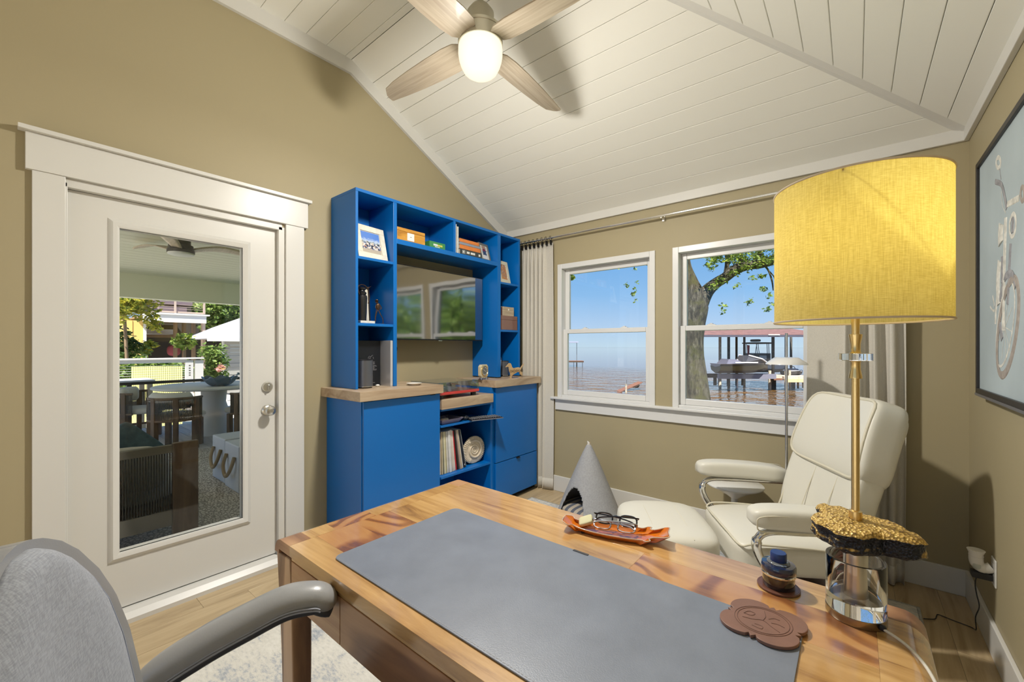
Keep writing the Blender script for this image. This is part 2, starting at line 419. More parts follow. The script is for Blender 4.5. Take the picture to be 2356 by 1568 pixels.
frame_ring(gy0-.64, gy1-.64, gz0, gz1, .03, [(0, X1-.01), (0, X1+.006), (.012, X1+.012), (.024, X1+.016), (.034, X1+.010), (.042, X1+.001), (.042, X1-.01)]).build('lite_moulding', m_white, slab, smooth=30)
bx('pane', (X0+.02, gy0-.64, gz0, X0+.026, gy1-.64, gz1), m_pane, slab)
kn = MB(); rotx = Matrix.Rotation(R(90), 4, 'Y')
def yz_lathe(prof, c, n=24): return MB().lathe(prof, n, (0,0,0), Matrix.Translation(c) @ rotx)
yz_lathe([(.033,0),(.033,.006),(.028,.012),(.016,.016),(.014,.03),(.02,.036),(.029,.046),(.030,.056),(.025,.066),(.012,.070),(.011,.068),(0,.068)], (X1, 1.025-.64, .943)).build('knob', m_nickel, slab, smooth=40)
db = yz_lathe([(.031,0),(.031,.006),(.026,.014),(.0,.015)], (X1, 1.025-.64, 1.084)).build('deadbolt', m_nickel, slab, smooth=40)
bx('thumb_turn', (X1+.014, -.005, -.016, X1+.03, .005, .016), m_nickel, db, .003).location = (0, 1.025-.64, 1.084)

# windows (double hung)
def window(i, x0, x1):
    wd = thing('window_%d' % i, 'white double-hung window %s' % ('beside the left curtain' if i == 1 else 'behind the desk lamp'), 'window', (0,0,0)); wd['kind'] = 'structure'; del wd['category']
    cx = (x0+x1)/2; Y = YB
    fr = MB()
    fw, z0, z1 = .045, WZ0-.004, WZ1+.014
    X0, X1 = x0-.014, x1+.014
    fr.box(X0, Y-.012, z0, X0+fw, Y+.10, z1); fr.box(X1-fw, Y-.012, z0, X1, Y+.10, z1)
    fr.box(X0+fw, Y-.012, z1-fw, X1-fw, Y+.10, z1); fr.box(X0+fw, Y-.008, z0, X1-fw, Y+.10, z0+.022)
    fr.build('window_frame', m_vinyl, wd, bevel=.003)
    zm = 1.468; a, b_ = X0+fw, X1-fw; sw = .042
    def sash(name, za, zt, y, rb, rt):
        s = MB(); s.box(a, y, za, a+sw, y+.03, zt); s.box(b_-sw, y, za, b_, y+.03, zt); s.box(a+sw, y, za, b_-sw, y+.03, za+rb); s.box(a+sw, y, zt-rt, b_-sw, y+.03, zt)
        o = s.build(name, m_vinyl, wd, bevel=.004)
        bx('pane', (a+sw-.004, y+.013, za+rb-.004, b_-sw+.004, y+.018, zt-rt+.004), m_pane, o)
        return o
    sash('upper_sash', zm-.018, z1-fw, Y+.055, .034, .046)
    lo = sash('lower_sash', z0+.022, zm+.020, Y+.020, .046, .038)
    for fx in (.27, .72):
        xx = a + (b_-a)*fx
        MB().prism([(-.032,0),(.032,0),(.024,.006),(.012,.008),(.008,.014),(-.008,.014),(-.012,.008),(-.024,.006)], Y+.024, Y+.048, 'y', Matrix.Translation((xx, 0, zm+.020))).build('sash_lock', m_vinyl, lo)
for i, (a, b_) in enumerate(WX): window(i+1, a, b_)
for k in range(3):  # added rear windows, out of view, there to bring daylight into the room
    a, b_ = RX[2*k], RX[2*k+1]; wd = thing('window_%d' % (k+3), 'unseen tall window added in the rear wall for daylight', 'window'); wd['kind'] = 'structure'; del wd['category']
    fr = MB(); y0, y1 = YF-.10, YF+.01
    fr.box(a, y0, RZ0, a+.05, y1, RZ1); fr.box(b_-.05, y0, RZ0, b_, y1, RZ1); fr.box(a+.05, y0, RZ0, b_-.05, y1, RZ0+.06); fr.box(a+.05, y0, RZ1-.06, b_-.05, y1, RZ1); fr.build('window_frame', m_vinyl, wd, bevel=.003)
    bx('pane', (a+.05, YF-.06, RZ0+.06, b_-.05, YF-.055, RZ1-.06), m_pane, wd)
sl = MB(); sl.box(-2.180, YB-.052, .850, .10, YB+.02, .870); struct('trim_5', sl, m_vinyl, bevel=.004)
sl = MB(); sl.box(-2.147, YB-.018, .752, .07, YB, .850); struct('trim_6', sl, m_vinyl, bevel=.002)
# ================================================================ blue cabinet wall
FX = -2.44                                   # hutch front plane
def hx(name, label, cat, loc, group=None, rz=0): return thing(name, label, cat, loc, rz, group)
hut = thing('hutch', 'tall blue open hutch framing the television above the wooden worktops', 'hutch', (-2.6, 2.25, 1.06))
def hp(name, b, bev=.0012):
    return bx(name, (b[0]+2.6, b[1]-2.25, b[2]-1.06, b[3]+2.6, b[4]-2.25, b[5]-1.06), m_blue, hut, bev)
hp('side_panel', (XL, 1.414, 1.06, FX, 1.432, 2.318)); hp('divider', (XL, 1.694, 1.06, FX, 1.722, 2.318))
hp('divider', (XL, 2.770, 1.06, FX, 2.812, 2.318)); hp('side_panel', (XL, 3.066, 1.06, FX, 3.090, 2.318))
hp('top_panel', (XL, 1.414, 2.3182, FX+.001, 3.090, 2.338))
hp('divider', (XL, 2.248, 2.0745, FX, 2.272, 2.318))
for a, b_ in ((1.432, 1.694), (2.812, 3.066)):
    for z in (1.897, 1.470): hp('shelf', (XL, a, z-.006, FX-.002, b_, z+.012))
    hp('back_panel', (XL, a, 1.06, XL+.008, b_, 2.318))
hp('shelf', (XL, 1.722, 2.040, FX-.001, 2.770, 2.0743)); hp('back_panel', (XL, 1.722, 2.075, XL+.008, 2.248, 2.318)); hp('back_panel', (XL, 2.272, 2.075, XL+.008, 2.770, 2.318))

# television
tv = thing('television', 'slim black wall television inside the blue hutch', 'television', (-2.62, 2.23, 1.38))
MB().box(-.10, -.49, .004, .03, .49, .55).build('rear_housing', m_black, tv, bevel=.01)
MB().box(.03, -.496, 0, .040, .496, .557).build('bezel', M('tv_bezel', (.02, .02, .022), .25, .4), tv, bevel=.002)
m, nt, b = new_mat('tv_glass'); MATS['tv_glass'] = m
b.inputs['Base Color'].default_value = (.006, .007, .010, 1); b.inputs['Roughness'].default_value = .06; b.inputs['Specular IOR Level'].default_value = 1.0; b.inputs['IOR'].default_value = 2.7
wv = nd(nt, 'ShaderNodeTexNoise', {'Vector': coords(nt, (1, 3.2, .8)), 'Scale': 2.0, 'Detail': .0}); bump(nt, b, wv.outputs[0], .05, .03)
MB().box(.040, -.490, .010, .0412, .490, .551).build('screen', m, tv)
MB().box(.038, -.018, -.006, .044, .018, .001).build('status_bar', m_chrome, tv)
wallm = MB(); wallm.box(-.128, -.12, .18, -.10, .12, .40); wallm.build('wall_bracket', m_black, tv)

# base units
BXF = -2.30
def unit(name, label, y0, y1, ztop, parts):
    t = thing(name, label, 'cabinet', (-2.53, (y0+y1)/2, 0)); yc = (y0+y1)/2
    for n, b_, bev in parts: bx(n, (b_[0]+2.53, b_[1]-yc, b_[2], b_[3]+2.53, b_[4]-yc, b_[5]), m_blue, t, bev)
    return t, yc
c1, yc = unit('base_cabinet', 'blue base cabinet with one wide door, nearest the glass door', 1.381, 1.990, .99, [
    ('body', (XL+.004, 1.381, .0, BXF-.020, 1.990, .9985), .001), ('door', (BXF-.018, 1.386, .07, BXF, 1.987, .993), .0015)])
bx('pull', (BXF-.008+2.53, 1.90-yc, .990, BXF+.006+2.53, 1.94-yc, .996), m_black, c1.children[1])
c3, yc = unit('base_cabinet', 'blue base cabinet with drawer split, beside the left curtain', 2.572, 3.180, .99, [
    ('body', (XL+.004, 2.552, .05, BXF-.020, 3.168, .9915), .001), ('door', (BXF-.018, 2.590, .365, BXF, 3.164, .990), .0015), ('drawer', (BXF-.018, 2.590, .05, BXF, 3.164, .359), .0015)])
for ch in c3.children:
    if ch.name.startswith('door'): bx('pull', (BXF-.008+2.53, 2.60-yc, .986, BXF+.006+2.53, 2.645-yc, .9920), m_black, ch)
    if ch.name.startswith('drawer'): bx('pull', (BXF-.004+2.53, 2.86-yc, .352, BXF+.014+2.53, 2.90-yc, .360), m_black, ch)
bx('toe_kick', (XL+.004+2.53, 2.58-yc, 0, BXF-.06+2.53, 3.17-yc, .05), m_black, c3)
mid, yc = unit('open_shelf_unit', 'blue open shelf unit between the two base cabinets', 1.991, 2.551, .88, [
    ('side_panel', (XL, 1.991, 0, BXF-.021, 2.003, .8755), .001), ('side_panel', (XL, 2.530, 0, BXF-.004, 2.5505, .8755), .001),
    ('top_panel', (XL, 2.003, .862, BXF-.004, 2.530, .8755), .001), ('shelf', (XL, 2.003, .744, BXF-.006, 2.530, .758), .001), ('shelf', (XL, 2.003, .372, BXF-.006, 2.530, .388), .001),
    ('bottom_panel', (XL, 2.003, .03, BXF-.02, 2.530, .05), .001), ('back_panel', (XL, 2.003, .05, XL+.008, 2.530, .862), 0)])
# worktops
tag(bx('worktop', (XL, 1.345, .9995, -2.272, 1.996, 1.059), m_top_oak, None, .002), 'brown wooden worktop on the blue cabinet nearest the glass door', 'worktop', 'wooden worktops')
tag(bx('worktop', (XL+.001, 2.560, .9925, -2.272, 3.194, 1.052), m_top_oak, None, .002), 'brown wooden worktop under the carved dog ornament', 'worktop', 'wooden worktops')
tag(bx('worktop', (XL, 1.998, .8765, -2.290, 2.549, .946), m_top_oak, None, .002), 'lower brown wooden worktop that carries the record player', 'worktop', 'wooden worktops')

# ---------------------------------------------------------------- things in the hutch
def picture_mat(name, kind):
    m, nt, b = new_mat(name); MATS[name] = m; b.inputs['Roughness'].default_value = .25
    co = coords(nt, (1,1,1), kind='Generated')
    sp = nd(nt, 'ShaderNodeSeparateXYZ', {0: co})
    n = nd(nt, 'ShaderNodeTexNoise', {'Vector': co, 'Scale': 9.0, 'Detail': 6.0}); v = nd(nt, 'ShaderNodeTexVoronoi', {'Vector': co, 'Scale': 13.0})
    ad = nd(nt, 'ShaderNodeMath', {0: n.outputs[0], 1: .28}, operation='MULTIPLY'); zz = nd(nt, 'ShaderNodeMath', {0: sp.outputs['Z'], 1: ad.outputs[0]}, operation='ADD')
    if kind == 'group':
        top = ramp(nt, zz.outputs[0], [(.0, (.45,.40,.32)), (.30, (.40,.36,.30)), (.62, (.10,.13,.07)), (.70, (.45,.55,.72)), (.85, (.10,.22,.60))])
        ppl = ramp(nt, v.outputs['Color'], [(.1, (.03,.04,.08)), (.4, (.5,.42,.36)), (.55, (.12,.16,.30)), (.7, (.6,.6,.6)), (.85, (.35,.12,.08))], 'CONSTANT')
        mk = ramp(nt, zz.outputs[0], [(.28, (0,0,0)), (.32, (1,1,1)), (.60, (1,1,1)), (.66, (0,0,0))])
        mx = nd(nt, 'ShaderNodeMix', {0: mk, 6: top, 7: ppl}, data_type='RGBA')
    elif kind == 'trio':
        mk = nd(nt, 'ShaderNodeMath', {0: sp.outputs['Y'], 1: .5}, operation='SUBTRACT'); ab = nd(nt, 'ShaderNodeMath', {0: mk.outputs[0]}, operation='ABSOLUTE')
        f = nd(nt, 'ShaderNodeMath', {0: ab.outputs[0], 1: n.outputs[0]}, operation='MULTIPLY')
        g = ramp(nt, f.outputs[0], [(.12, (1,1,1)), (.15, (0,0,0))])
        ppl = ramp(nt, zz.outputs[0], [(.25, (.7,.7,.72)), (.42, (.05,.07,.14)), (.75, (.20,.03,.05)), (.9, (.4,.25,.18))], 'CONSTANT')
        mx = nd(nt, 'ShaderNodeMix', {0: g, 6: (.68, .66, .60, 1), 7: ppl}, data_type='RGBA')
    else:
        ppl = ramp(nt, v.outputs['Color'], [(.15, (.42,.17,.06)), (.45, (.55,.30,.14)), (.7, (.10,.18,.24)), (.85, (.70,.72,.70))], 'CONSTANT')
        mx = nd(nt, 'ShaderNodeMix', {0: .6, 6: (.48, .24, .10, 1), 7: ppl}, data_type='RGBA')
    nt.links.new(mx.outputs[2], b.inputs['Base Color'])
    return m
def photo_frame(label, c, w, h, bw, lean, mat_f, pic, rz=0, mat_w=0, strut=True):
    """frame standing at c (base middle of its front), facing +x, leaning back by lean degrees"""
    t = thing('photo_frame', label, 'photo frame', c, rz)
    Rm = Matrix.Rotation(R(-lean), 4, 'Y')
    mb = MB(); mb.box(-.012, -w/2, 0, 0, w/2, bw); mb.box(-.012, -w/2, h-bw, 0, w/2, h); mb.box(-.012, -w/2, bw, 0, -w/2+bw, h-bw); mb.box(-.012, w/2-bw, bw, 0, w/2, h-bw)
    xf(mb, Rm).build('frame', mat_f, t, bevel=.0015)
    xf(MB().box(-.010, -w/2+bw, bw, -.006, w/2-bw, h-bw), Rm).build('mount', M('mount_card', (.66, .62, .52), .8), t)
    k = mat_w
    p = MB().box(0, -w/2+bw+k, bw+k, .0012, w/2-bw-k, h-bw-k).build('picture', pic, t); p.rotation_euler = (0, R(-lean), 0); p.location = Rm @ Vector((-.006, 0, 0))
    if strut:
        p0 = Rm @ Vector((-.012, 0, h*.62)); st = MB().slab([p0 + Vector((0,-.018,0)), p0 + Vector((0,.018,0)), Vector((p0.x-h*.33, .03, .002)), Vector((p0.x-h*.33, -.03, .002))], (-.004, 0, 0)); st.build('easel_back', m_black, t)
    return t
m_fw = M('frame_distressed_white', (.68, .64, .54), .6, var=.12, vscale=30)
photo_frame('distressed white photo frame with a group outdoors, on the top shelf', (-2.475, 1.568, 1.9125), .235, .232, .040, 13, m_fw, picture_mat('photo_group', 'group'), R(6), .004)
photo_frame('grey photo frame of three people beside the stacked books', (-2.492, 2.688, 2.0782), .145, .165, .018, 15, M('frame_grey', (.20, .19, .165), .45, .2), picture_mat('photo_trio', 'trio'), R(8), .004)
photo_frame('cream photo frame with an orange picture, beside the curtain', (-2.475, 2.925, 1.9125), .17, .212, .035, 12, M('frame_cream', (.62, .59, .47), .55), picture_mat('photo_orange', 'orange'), R(6), .0)
fb = photo_frame('black framed picture with wide cream mount behind the dark sculpture', (-2.62, 1.535, 1.4845), .20, .26, .010, 5, m_black, M('dark_print', (.03, .03, .035), .4), 0, .055)
# boxes and books on the upper shelf
m_box_or = WOOD('honey_box_wood', [(.3, (.36, .15, .02, 1)), (.55, (.56, .27, .04, 1)), (.8, (.64, .36, .08, 1))], (8, 3, 16), .35, .3, 1.5)
t = thing('wooden_box', 'honey coloured wooden box with a white front label', 'box', (-2.56, 1.868, 2.0755), 0)
bx('body', (-.085, -.122, 0, .09, .122, .070), m_box_or, t, .002); bx('lid', (-.085, -.122, .0708, .09, .122, .094), m_box_or, t, .002)
lb = bx('label_plate', (.0905, -.038, .012, .0915, .022, .066), M('paper_white', (.75, .73, .70), .6), t); bx('mark', (.0916, -.014, .038, .0921, .000, .041), m_black, lb)
def marks(mb_list, parent, mat, name='lettering'):
    mb = MB()
    for b in mb_list: mb.box(*b)
    o = mb.build(name, mat, parent); o['kind'] = 'stuff'; return o
t = thing('green_box', 'small green box with white and yellow lettering', 'box', (-2.55, 2.112, 2.0755))
bx('body', (-.05, -.077, 0, .078, .077, .052), M('green_card', (.05, .24, .08), .45), t, .001)
random.seed(3)
L = []; y = -.040
while y < .0: w_ = random.uniform(.006, .011); L.append((.0782, y, .022, .0787, y+w_, .036)); y += w_ + .002
marks(L, t, M('print_white', (.8, .8, .78), .6))
L = []
while y < .042: w_ = random.uniform(.006, .011); L.append((.0782, y, .022, .0787, y+w_, .035)); y += w_ + .002
marks(L, t, M('print_yellow', (.70, .60, .10), .6)); marks([(.0782, -.026+.01*i, .012, .0787, -.019+.01*i, .018) for i in range(5)], t, MATS['print_white'])
m_pages = M('pages', (.62, .58, .50), .8)
def book(name, label, loc, dims, mat, spine='x', group=None, rot=(0,0,0)):
    """dims (depth x, length y, thickness z) lying flat; spine faces +x"""
    t = thing(name, label, 'book', loc, 0, group, rot); dx, dy, dz = dims; c = .0025
    mb = MB(); mb.box(-dx, -dy/2, 0, 0, dy/2, c); mb.box(-dx, -dy/2, dz-c, 0, dy/2, dz); mb.box(-c, -dy/2, c, .0, dy/2, dz-c); mb.build('cover', mat, t, bevel=.001)
    bx('pages', (-dx+.004, -dy/2+.004, c, -c, dy/2-.004, dz-c), m_pages, t); return t
z = 2.0755
o_or = M('book_orange', (.62, .20, .05), .55, var=.1, vscale=20); o_gr = M('book_bluegrey', (.24, .27, .34), .55); o_dk = M('book_charcoal', (.045, .055, .058), .5)
bk = book('book', 'thick charcoal book with white spine marks, bottom of the stack', (-2.452, 2.455, z), (.20, .252, .045), o_dk, group='books stacked flat')
random.seed(5)
L = [(.0002, -.098, .008, .0007, -.092, .036), (.0002, -.084, .008, .0007, -.078, .036), (.0002, -.0905, .019, .0007, -.0855, .025), (.0002, -.064, .008, .0007, -.0625, .038)]
y = -.050
for i in range(9):
    w_ = random.uniform(.005, .010)
    if i != 3: L.append((.0002, y, .014, .0007, y+w_, .031))
    y += w_ + .0022
L += [(.0002, .088, .012, .0007, .098, .030), (.0002, .100, .012, .0007, .107, .030)]
marks(L, bk, MATS['print_white']); z += .0455
book('book', 'orange book on top of the charcoal book', (-2.455, 2.448, z), (.19, .24, .033), o_or, group='books stacked flat'); z += .0335
book('book', 'blue-grey book between the two orange books', (-2.455, 2.446, z), (.19, .238, .021), o_gr, group='books stacked flat'); z += .0215
book('book', 'orange book at the top of the stack', (-2.455, 2.438, z), (.185, .225, .027), o_or, group='books stacked flat')
m_bw = M('book_white', (.66, .65, .61), .5, var=.12, vscale=40)
for yy, h_, w_, lab in ((2.283, .228, .018, 'taller white book standing against the hutch divider'), (2.303, .212, .020, 'shorter white book standing beside the stacked books')):
    t = thing('book', lab, 'book', (-2.452, yy, 2.0755), 0, 'white books standing upright')
    mb = MB(); mb.box(-.17, -w_/2, 0, 0, -w_/2+.002, h_); mb.box(-.17, w_/2-.002, 0, 0, w_/2, h_); mb.box(-.002, -w_/2, 0, 0, w_/2, h_); mb.build('cover', m_bw, t); bx('pages', (-.165, -w_/2+.002, .002, -.002, w_/2-.002, h_-.003), m_pages, t)
# left middle shelf: sculpture, golfer figure, white book
m_gun = M('gunmetal', (.075, .075, .085), .26, .9)
t = thing('metal_sculpture', 'dark metal bottle-shaped sculpture wrapped with a thin branch', 'sculpture', (-2.515, 1.500, 1.500))
MB().lathe([(.0, 0), (.030, 0), (.031, .02), (.033, .06), (.034, .11), (.036, .150), (.034, .165), (.026, .172), (.030, .178), (.031, .186), (.022, .194), (.020, .200), (.027, .206), (.028, .216), (.018, .224), (0, .226)], 24).build('body', m_gun, t, smooth=40)
MB().tube(spline([(.03, -.032, .17), (.02, -.040, .20), (.01, -.026, .228), (.0, .01, .238), (.0, .036, .226), (.01, .046, .19), (.02, .044, .15), (.03, .030, .115)], 6), .0035, 6).build('branch', M('bronze', (.12, .07, .045), .35, .8), t, smooth=60)
MB().tube([(.0, .038, .222), (.0, .055, .226), (-.01, .075, .236)], [.004, .003, .0015], 6).build('twig', MATS['bronze'], t)
t = thing('wire_figurine', 'small bronze wire golfer figurine on the hutch shelf', 'figurine', (-2.478, 1.600, 1.4825))
wm = MATS['bronze']
MB().tube(spline([(0, -.022, .014), (0, -.018, .05), (0, -.010, .08), (0, .0, .10)], 4), .003, 6).build('leg', wm, t); MB().tube(spline([(0, .038, .0), (0, .036, .035), (0, .018, .065), (0, .0, .10)], 4), .003, 6).build('leg', wm, t)
MB().rbox((0, .0, .118), (.010, .014, .022), 2.5, 4).build('torso', wm, t, smooth=60); MB().rbox((0, -.010, .148), (.009, .010, .011), 2, 4).build('head', wm, t, smooth=60)
MB().lathe([(.017, 0), (.009, .003), (.008, .009), (0, .010)], 12, (0, -.010, .154)).build('hat', wm, t, smooth=60)
MB().tube(spline([(0, .012, .130), (0, .026, .108), (0, .010, .098), (0, -.012, .098)], 4), .0028, 6).build('arm', wm, t); MB().tube(spline([(0, -.012, .132), (.006, -.022, .112), (0, -.012, .098)], 4), .0028, 6).build('arm', wm, t)
MB().tube([(0, -.012, .100), (0, -.022, .05), (0, -.024, .006), (.0, -.034, .0045)], .0016, 6).build('club', wm, t)
MB().cyl((0, .008, .0), .036, .0015, 20).build('base_plate', wm, t)
book('book', 'thin white book lying under the dark metal sculpture', (-2.452, 1.508, 1.4825), (.16, .105, .016), m_bw)
# left bottom: speaker, black book, silver bookend, postcard
m_spk = M('speaker_gunmetal', (.16, .17, .20), .38, .75)
def speaker(label, loc, r, h):
    t = thing('cylinder_speaker', label, 'speaker', loc, 0, 'cylindrical speakers')
    MB().lathe([(0, .0), (r*.93, .0), (r*.93, .008)], 32).build('foot', m_black, t); MB().lathe([(r, .008), (r, h-.006)], 40, cap=False).build('grille', m_spk, t, smooth=60)
    MB().lathe([(r, h-.006), (r*.99, h), (r*.93, h), (r*.92, h-.003), (0, h-.003)], 40).build('top_ring', M('speaker_top', (.05, .05, .06), .3, .6), t, smooth=40); MB().lathe([(r, .008), (r*1.003, .010), (r, .012)], 40, cap=False).build('trim_ring', m_chrome, t)
    return t
speaker('dark cylindrical speaker in front of the black book', (-2.500, 1.510, 1.0595), .054, .185)
speaker('dark cylindrical speaker behind the carved dog', (-2.56, 2.99, 1.0525), .050, .145)
t = thing('tall_book', 'tall black book with small white print standing behind the speaker', 'book', (-2.575, 1.600, 1.0595))
bx('cover', (-.012, -.10, 0, .012, .072, .312), M('book_black', (.010, .012, .016), .35), t, .0015); bx('pages', (-.010, -.102, .003, .010, -.099, .309), m_pages, t)
mw = M('print_grey', (.20, .20, .22), .7)
random.seed(11)
L = [(.0122, -.015 + random.uniform(0, .01), .165-.0052*i, .0126, .012 + random.uniform(0, .03), .1672-.0052*i) for i in range(4)] + [(.0122, -.015, .140-.0052*i, .0126, .020 + random.uniform(0, .03), .1422-.0052*i) for i in range(7)]
marks(L, t, mw); bx('barcode_label', (.0122, -.015, .045, .0127, .013, .075), M('label_paper', (.55, .53, .50), .7), t); marks([(.0128, -.006+.003*i, .054, .0131, -.0045+.003*i, .066) for i in range(5)], t, mw)
for pts_ in ([(-.024, .192), (-.014, .206), (-.004, .200), (.006, .210), (.014, .211)], [(-.022, .190), (-.012, .188), (-.004, .189)], [(.013, .200), (.018, .195), (.016, .187)], [(-.012, .197), (-.007, .194), (-.010, .191)]): MB().tube(spline([(.0125, y, z) for y, z in pts_], 4), .0011, 4).build('emblem_stroke', mw, t)
marks([(.0122, -.004, .022, .0126, .030, .025)], t, mw)
t = thing('bookend', 'shiny silver bookend beside the hutch divider', 'bookend', (-2.515, 1.680, 1.0595)); m_slv = M('silver_satin', (.72, .72, .76), .32, .55); bx('upright', (-.06, -.006, .004, .070, .0125, .312), m_slv, t, .002); bx('foot', (-.06, -.006, 0, .070, .0125, .004), m_slv, t)
MB().rbox((-2.512, 1.618, 1.067), (.012, .014, .0075), 2.2, 6).build('pebble', M('white_pebble', (.70, .70, .68), .4), None, smooth=60)
tag(bpy.data.objects['pebble'], 'small white pebble in front of the tall black book', 'pebble')
pc = MB().box(-.001, -.045, 0, .001, .045, .145).build('picture_card', picture_mat('card_sketch', 'orange'), None, loc=(-2.585, 1.480, 1.1595), rot=(0, R(-4), R(10)))
tag(pc, 'small upright picture card behind the cylindrical speaker', 'card')
pc.data.materials[0] = M('card_cream', (.55, .47, .36), .7, var=.35, vscale=18)
pc.location = (-2.66, 1.485, 1.0595); pc.scale = (1, 1.2, 1.9)
# wrought iron scroll stand left of the television
t = thing('scroll_stand', 'black wrought iron scroll stand under the television', 'ornament', (-2.52, 1.745, 1.0595))
mi = M('wrought_iron', (.015, .015, .018), .4, .6)
MB().tube([(0, 0, .004), (0, -.002, .33)], .003, 6).build('stem', mi, t)
MB().tube(spline([(0, 0, .004), (.0, .012, .03), (0, .020, .012), (0, .026, .003)], 5), .003, 6).build('foot', mi, t); MB().tube(spline([(0, 0, .06), (0, .012, .035), (0, .022, .006)], 5), .003, 6).build('foot', mi, t)
MB().tube(spline([(0, .002, .285), (0, .020, .282), (0, .034, .262), (0, .030, .238), (0, .016, .228), (0, .010, .234)], 6), .0028, 6).build('scroll', mi, t, smooth=60)
MB().tube(spline([(0, -.001, .215), (0, .004, .230), (0, .010, .236)], 4), .0028, 6).build('scroll', mi, t); MB().tube(spline([(0, .0, .130), (0, .012, .142), (0, .022, .158)], 5), .0028, 6).build('scroll', mi, t)
MB().tube(spline([(0, .0, .31), (0, .008, .300), (0, .016, .298)], 5), [.006]*10+[.003], 6).build('leaf', mi, t); MB().tube(spline([(0, .0, .335), (0, .006, .325), (0, .010, .318)], 5), .005, 6).build('leaf', mi, t)
t = MB().lathe([(0, .003), (.035, .003), (.052, .014), (.055, .014), (.038, 0), (0, 0)], 32).build('dish', M('white_porcelain', (.76, .74, .70), .2), None, smooth=40, loc=(-2.41, 1.845, 1.0595)); tag(t, 'small shallow white dish on the left worktop', 'dish')
# record player
t = thing('record_player', 'red record player with a clear dust cover', 'record player', (-2.50, 2.205, .9465))
m_red = M('red_lacquer', (.50, .035, .028), .2, coat=.6)
bx('plinth', (-.165, -.205, .028, .185, .205, .050), m_red, t, .006, seg=3)
for sx in (-.13, .15):
    for sy in (-.17, .17): MB().cyl((sx, sy, 0), .022, .029, 16).build('foot', m_black, t)
MB().cyl((-.02, -.04, .050), .148, .012, 40).build('platter', M('platter_grey', (.16, .16, .17), .4), t, smooth=40); MB().cyl((-.02, -.04, .062), .05, .0008, 24).build('record_label', M('label_cream', (.6, .56, .45), .6), t)
MB().tube(spline([(-.12, .16, .075), (-.02, .16, .076), (.06, .12, .074), (.09, .09, .070)], 4), .004, 6).build('tonearm', m_chrome, t); MB().cyl((-.12, .16, .05), .02, .03, 16).build('arm_pivot', m_black, t)
m_acr = GLASS('clear_acrylic', (.80, .84, .88), .40)
cv = MB(); a, b_, z0, z1, k = .185, .203, .051, .120, .003
cv.box(-.160, -b_, z1-k, a-.012, b_, z1); cv.slab([(a-.012, -b_, z1), (a-.012, b_, z1), (a, b_, z0), (a, -b_, z0)], (-.003, 0, 0)); cv.box(-.160, -b_, z0, -.157, b_, z1-k)
for s_ in (-1, 1): cv.slab([(-.157, s_*b_, z0), (a, s_*b_, z0), (a-.012, s_*b_, z1-k), (-.157, s_*b_, z1-k)], (0, -s_*.003, 0))
cv.build('dust_cover', m_acr, t)
# clock, carved dog, blue book
t = thing('desk_clock', 'square cream desk clock with a grey dial on thin legs', 'clock', (-2.43, 2.575, 1.0525), R(8))
m_cb = M('clock_cream', (.68, .60, .42), .35, .3)
oct_ = []
for k in range(16):
    a = 2*PI*(k+.5)/16; r_ = .063 if k % 4 in (1, 2) else .058
    r_ = {0: .056, 1: .066, 2: .066, 3: .056}[(k) % 4]
    oct_.append((r_*math.cos(a), r_*math.sin(a)+.072))
MB().prism(oct_, -.014, .014, 'x').build('case', m_cb, t, bevel=.003)
ry = Matrix.Translation((.014, 0, .072)) @ rotx
MB().lathe([(.046, 0), (.046, .005), (.041, .007), (.039, .003)], 36, m=ry, cap=False).build('bezel_ring', m_brass, t, smooth=40)
dl = MB().lathe([(0, .002), (.040, .002)], 32, m=ry).build('dial', M('clock_dial', (.30, .31, .32), .35, .3), t)
for k in range(12):
    a = 2*PI*k/12; c = Vector((.0165, .032*math.sin(a), .072 + .032*math.cos(a))); MB().cbox((0,0,0), (.001, .003, .009), Matrix.Translation(c) @ Matrix.Rotation(-a, 4, 'X')).build('hour_mark', MATS['print_white'], dl)
for a, l_ in ((R(-45), .026), (R(100), .020)): MB().box(-.0005, -.0012, 0, .0005, .0012, l_, Matrix.Translation((.0175, 0, .072)) @ Matrix.Rotation(-a, 4, 'X')).build('hand', MATS['print_white'], dl)
for a in (45, 135, 225, 315, 270): MB().lathe([(.004, 0), (.003, .003), (0, .003)], 10, m=Matrix.Translation((.014, .055*math.cos(R(a)), .072 + .055*math.sin(R(a)))) @ rotx).build('screw', m_cb, t)
for s_ in (-1, 1): MB().tube([(.0, s_*.036, .03), (.008, s_*.036, .0)], .003, 8).build('leg', m_chrome, t)
MB().tube([(-.012, 0, .05), (-.04, 0, .0)], .003, 8).build('back_leg', m_chrome, t)
dog = thing('wooden_dachshund', 'flat wooden dachshund ornament with cut-out letters along its body', 'ornament', (-2.345, 2.905, 1.0525), R(-4))
m_dw = WOOD('birch_ply', [(.3, (.44, .28, .13, 1)), (.7, (.62, .44, .24, 1))], (4, 8, 8), .6, 0)
oy = lambda px, py: ((px-1150)*.00335 - .130, (888-py)*.00285)
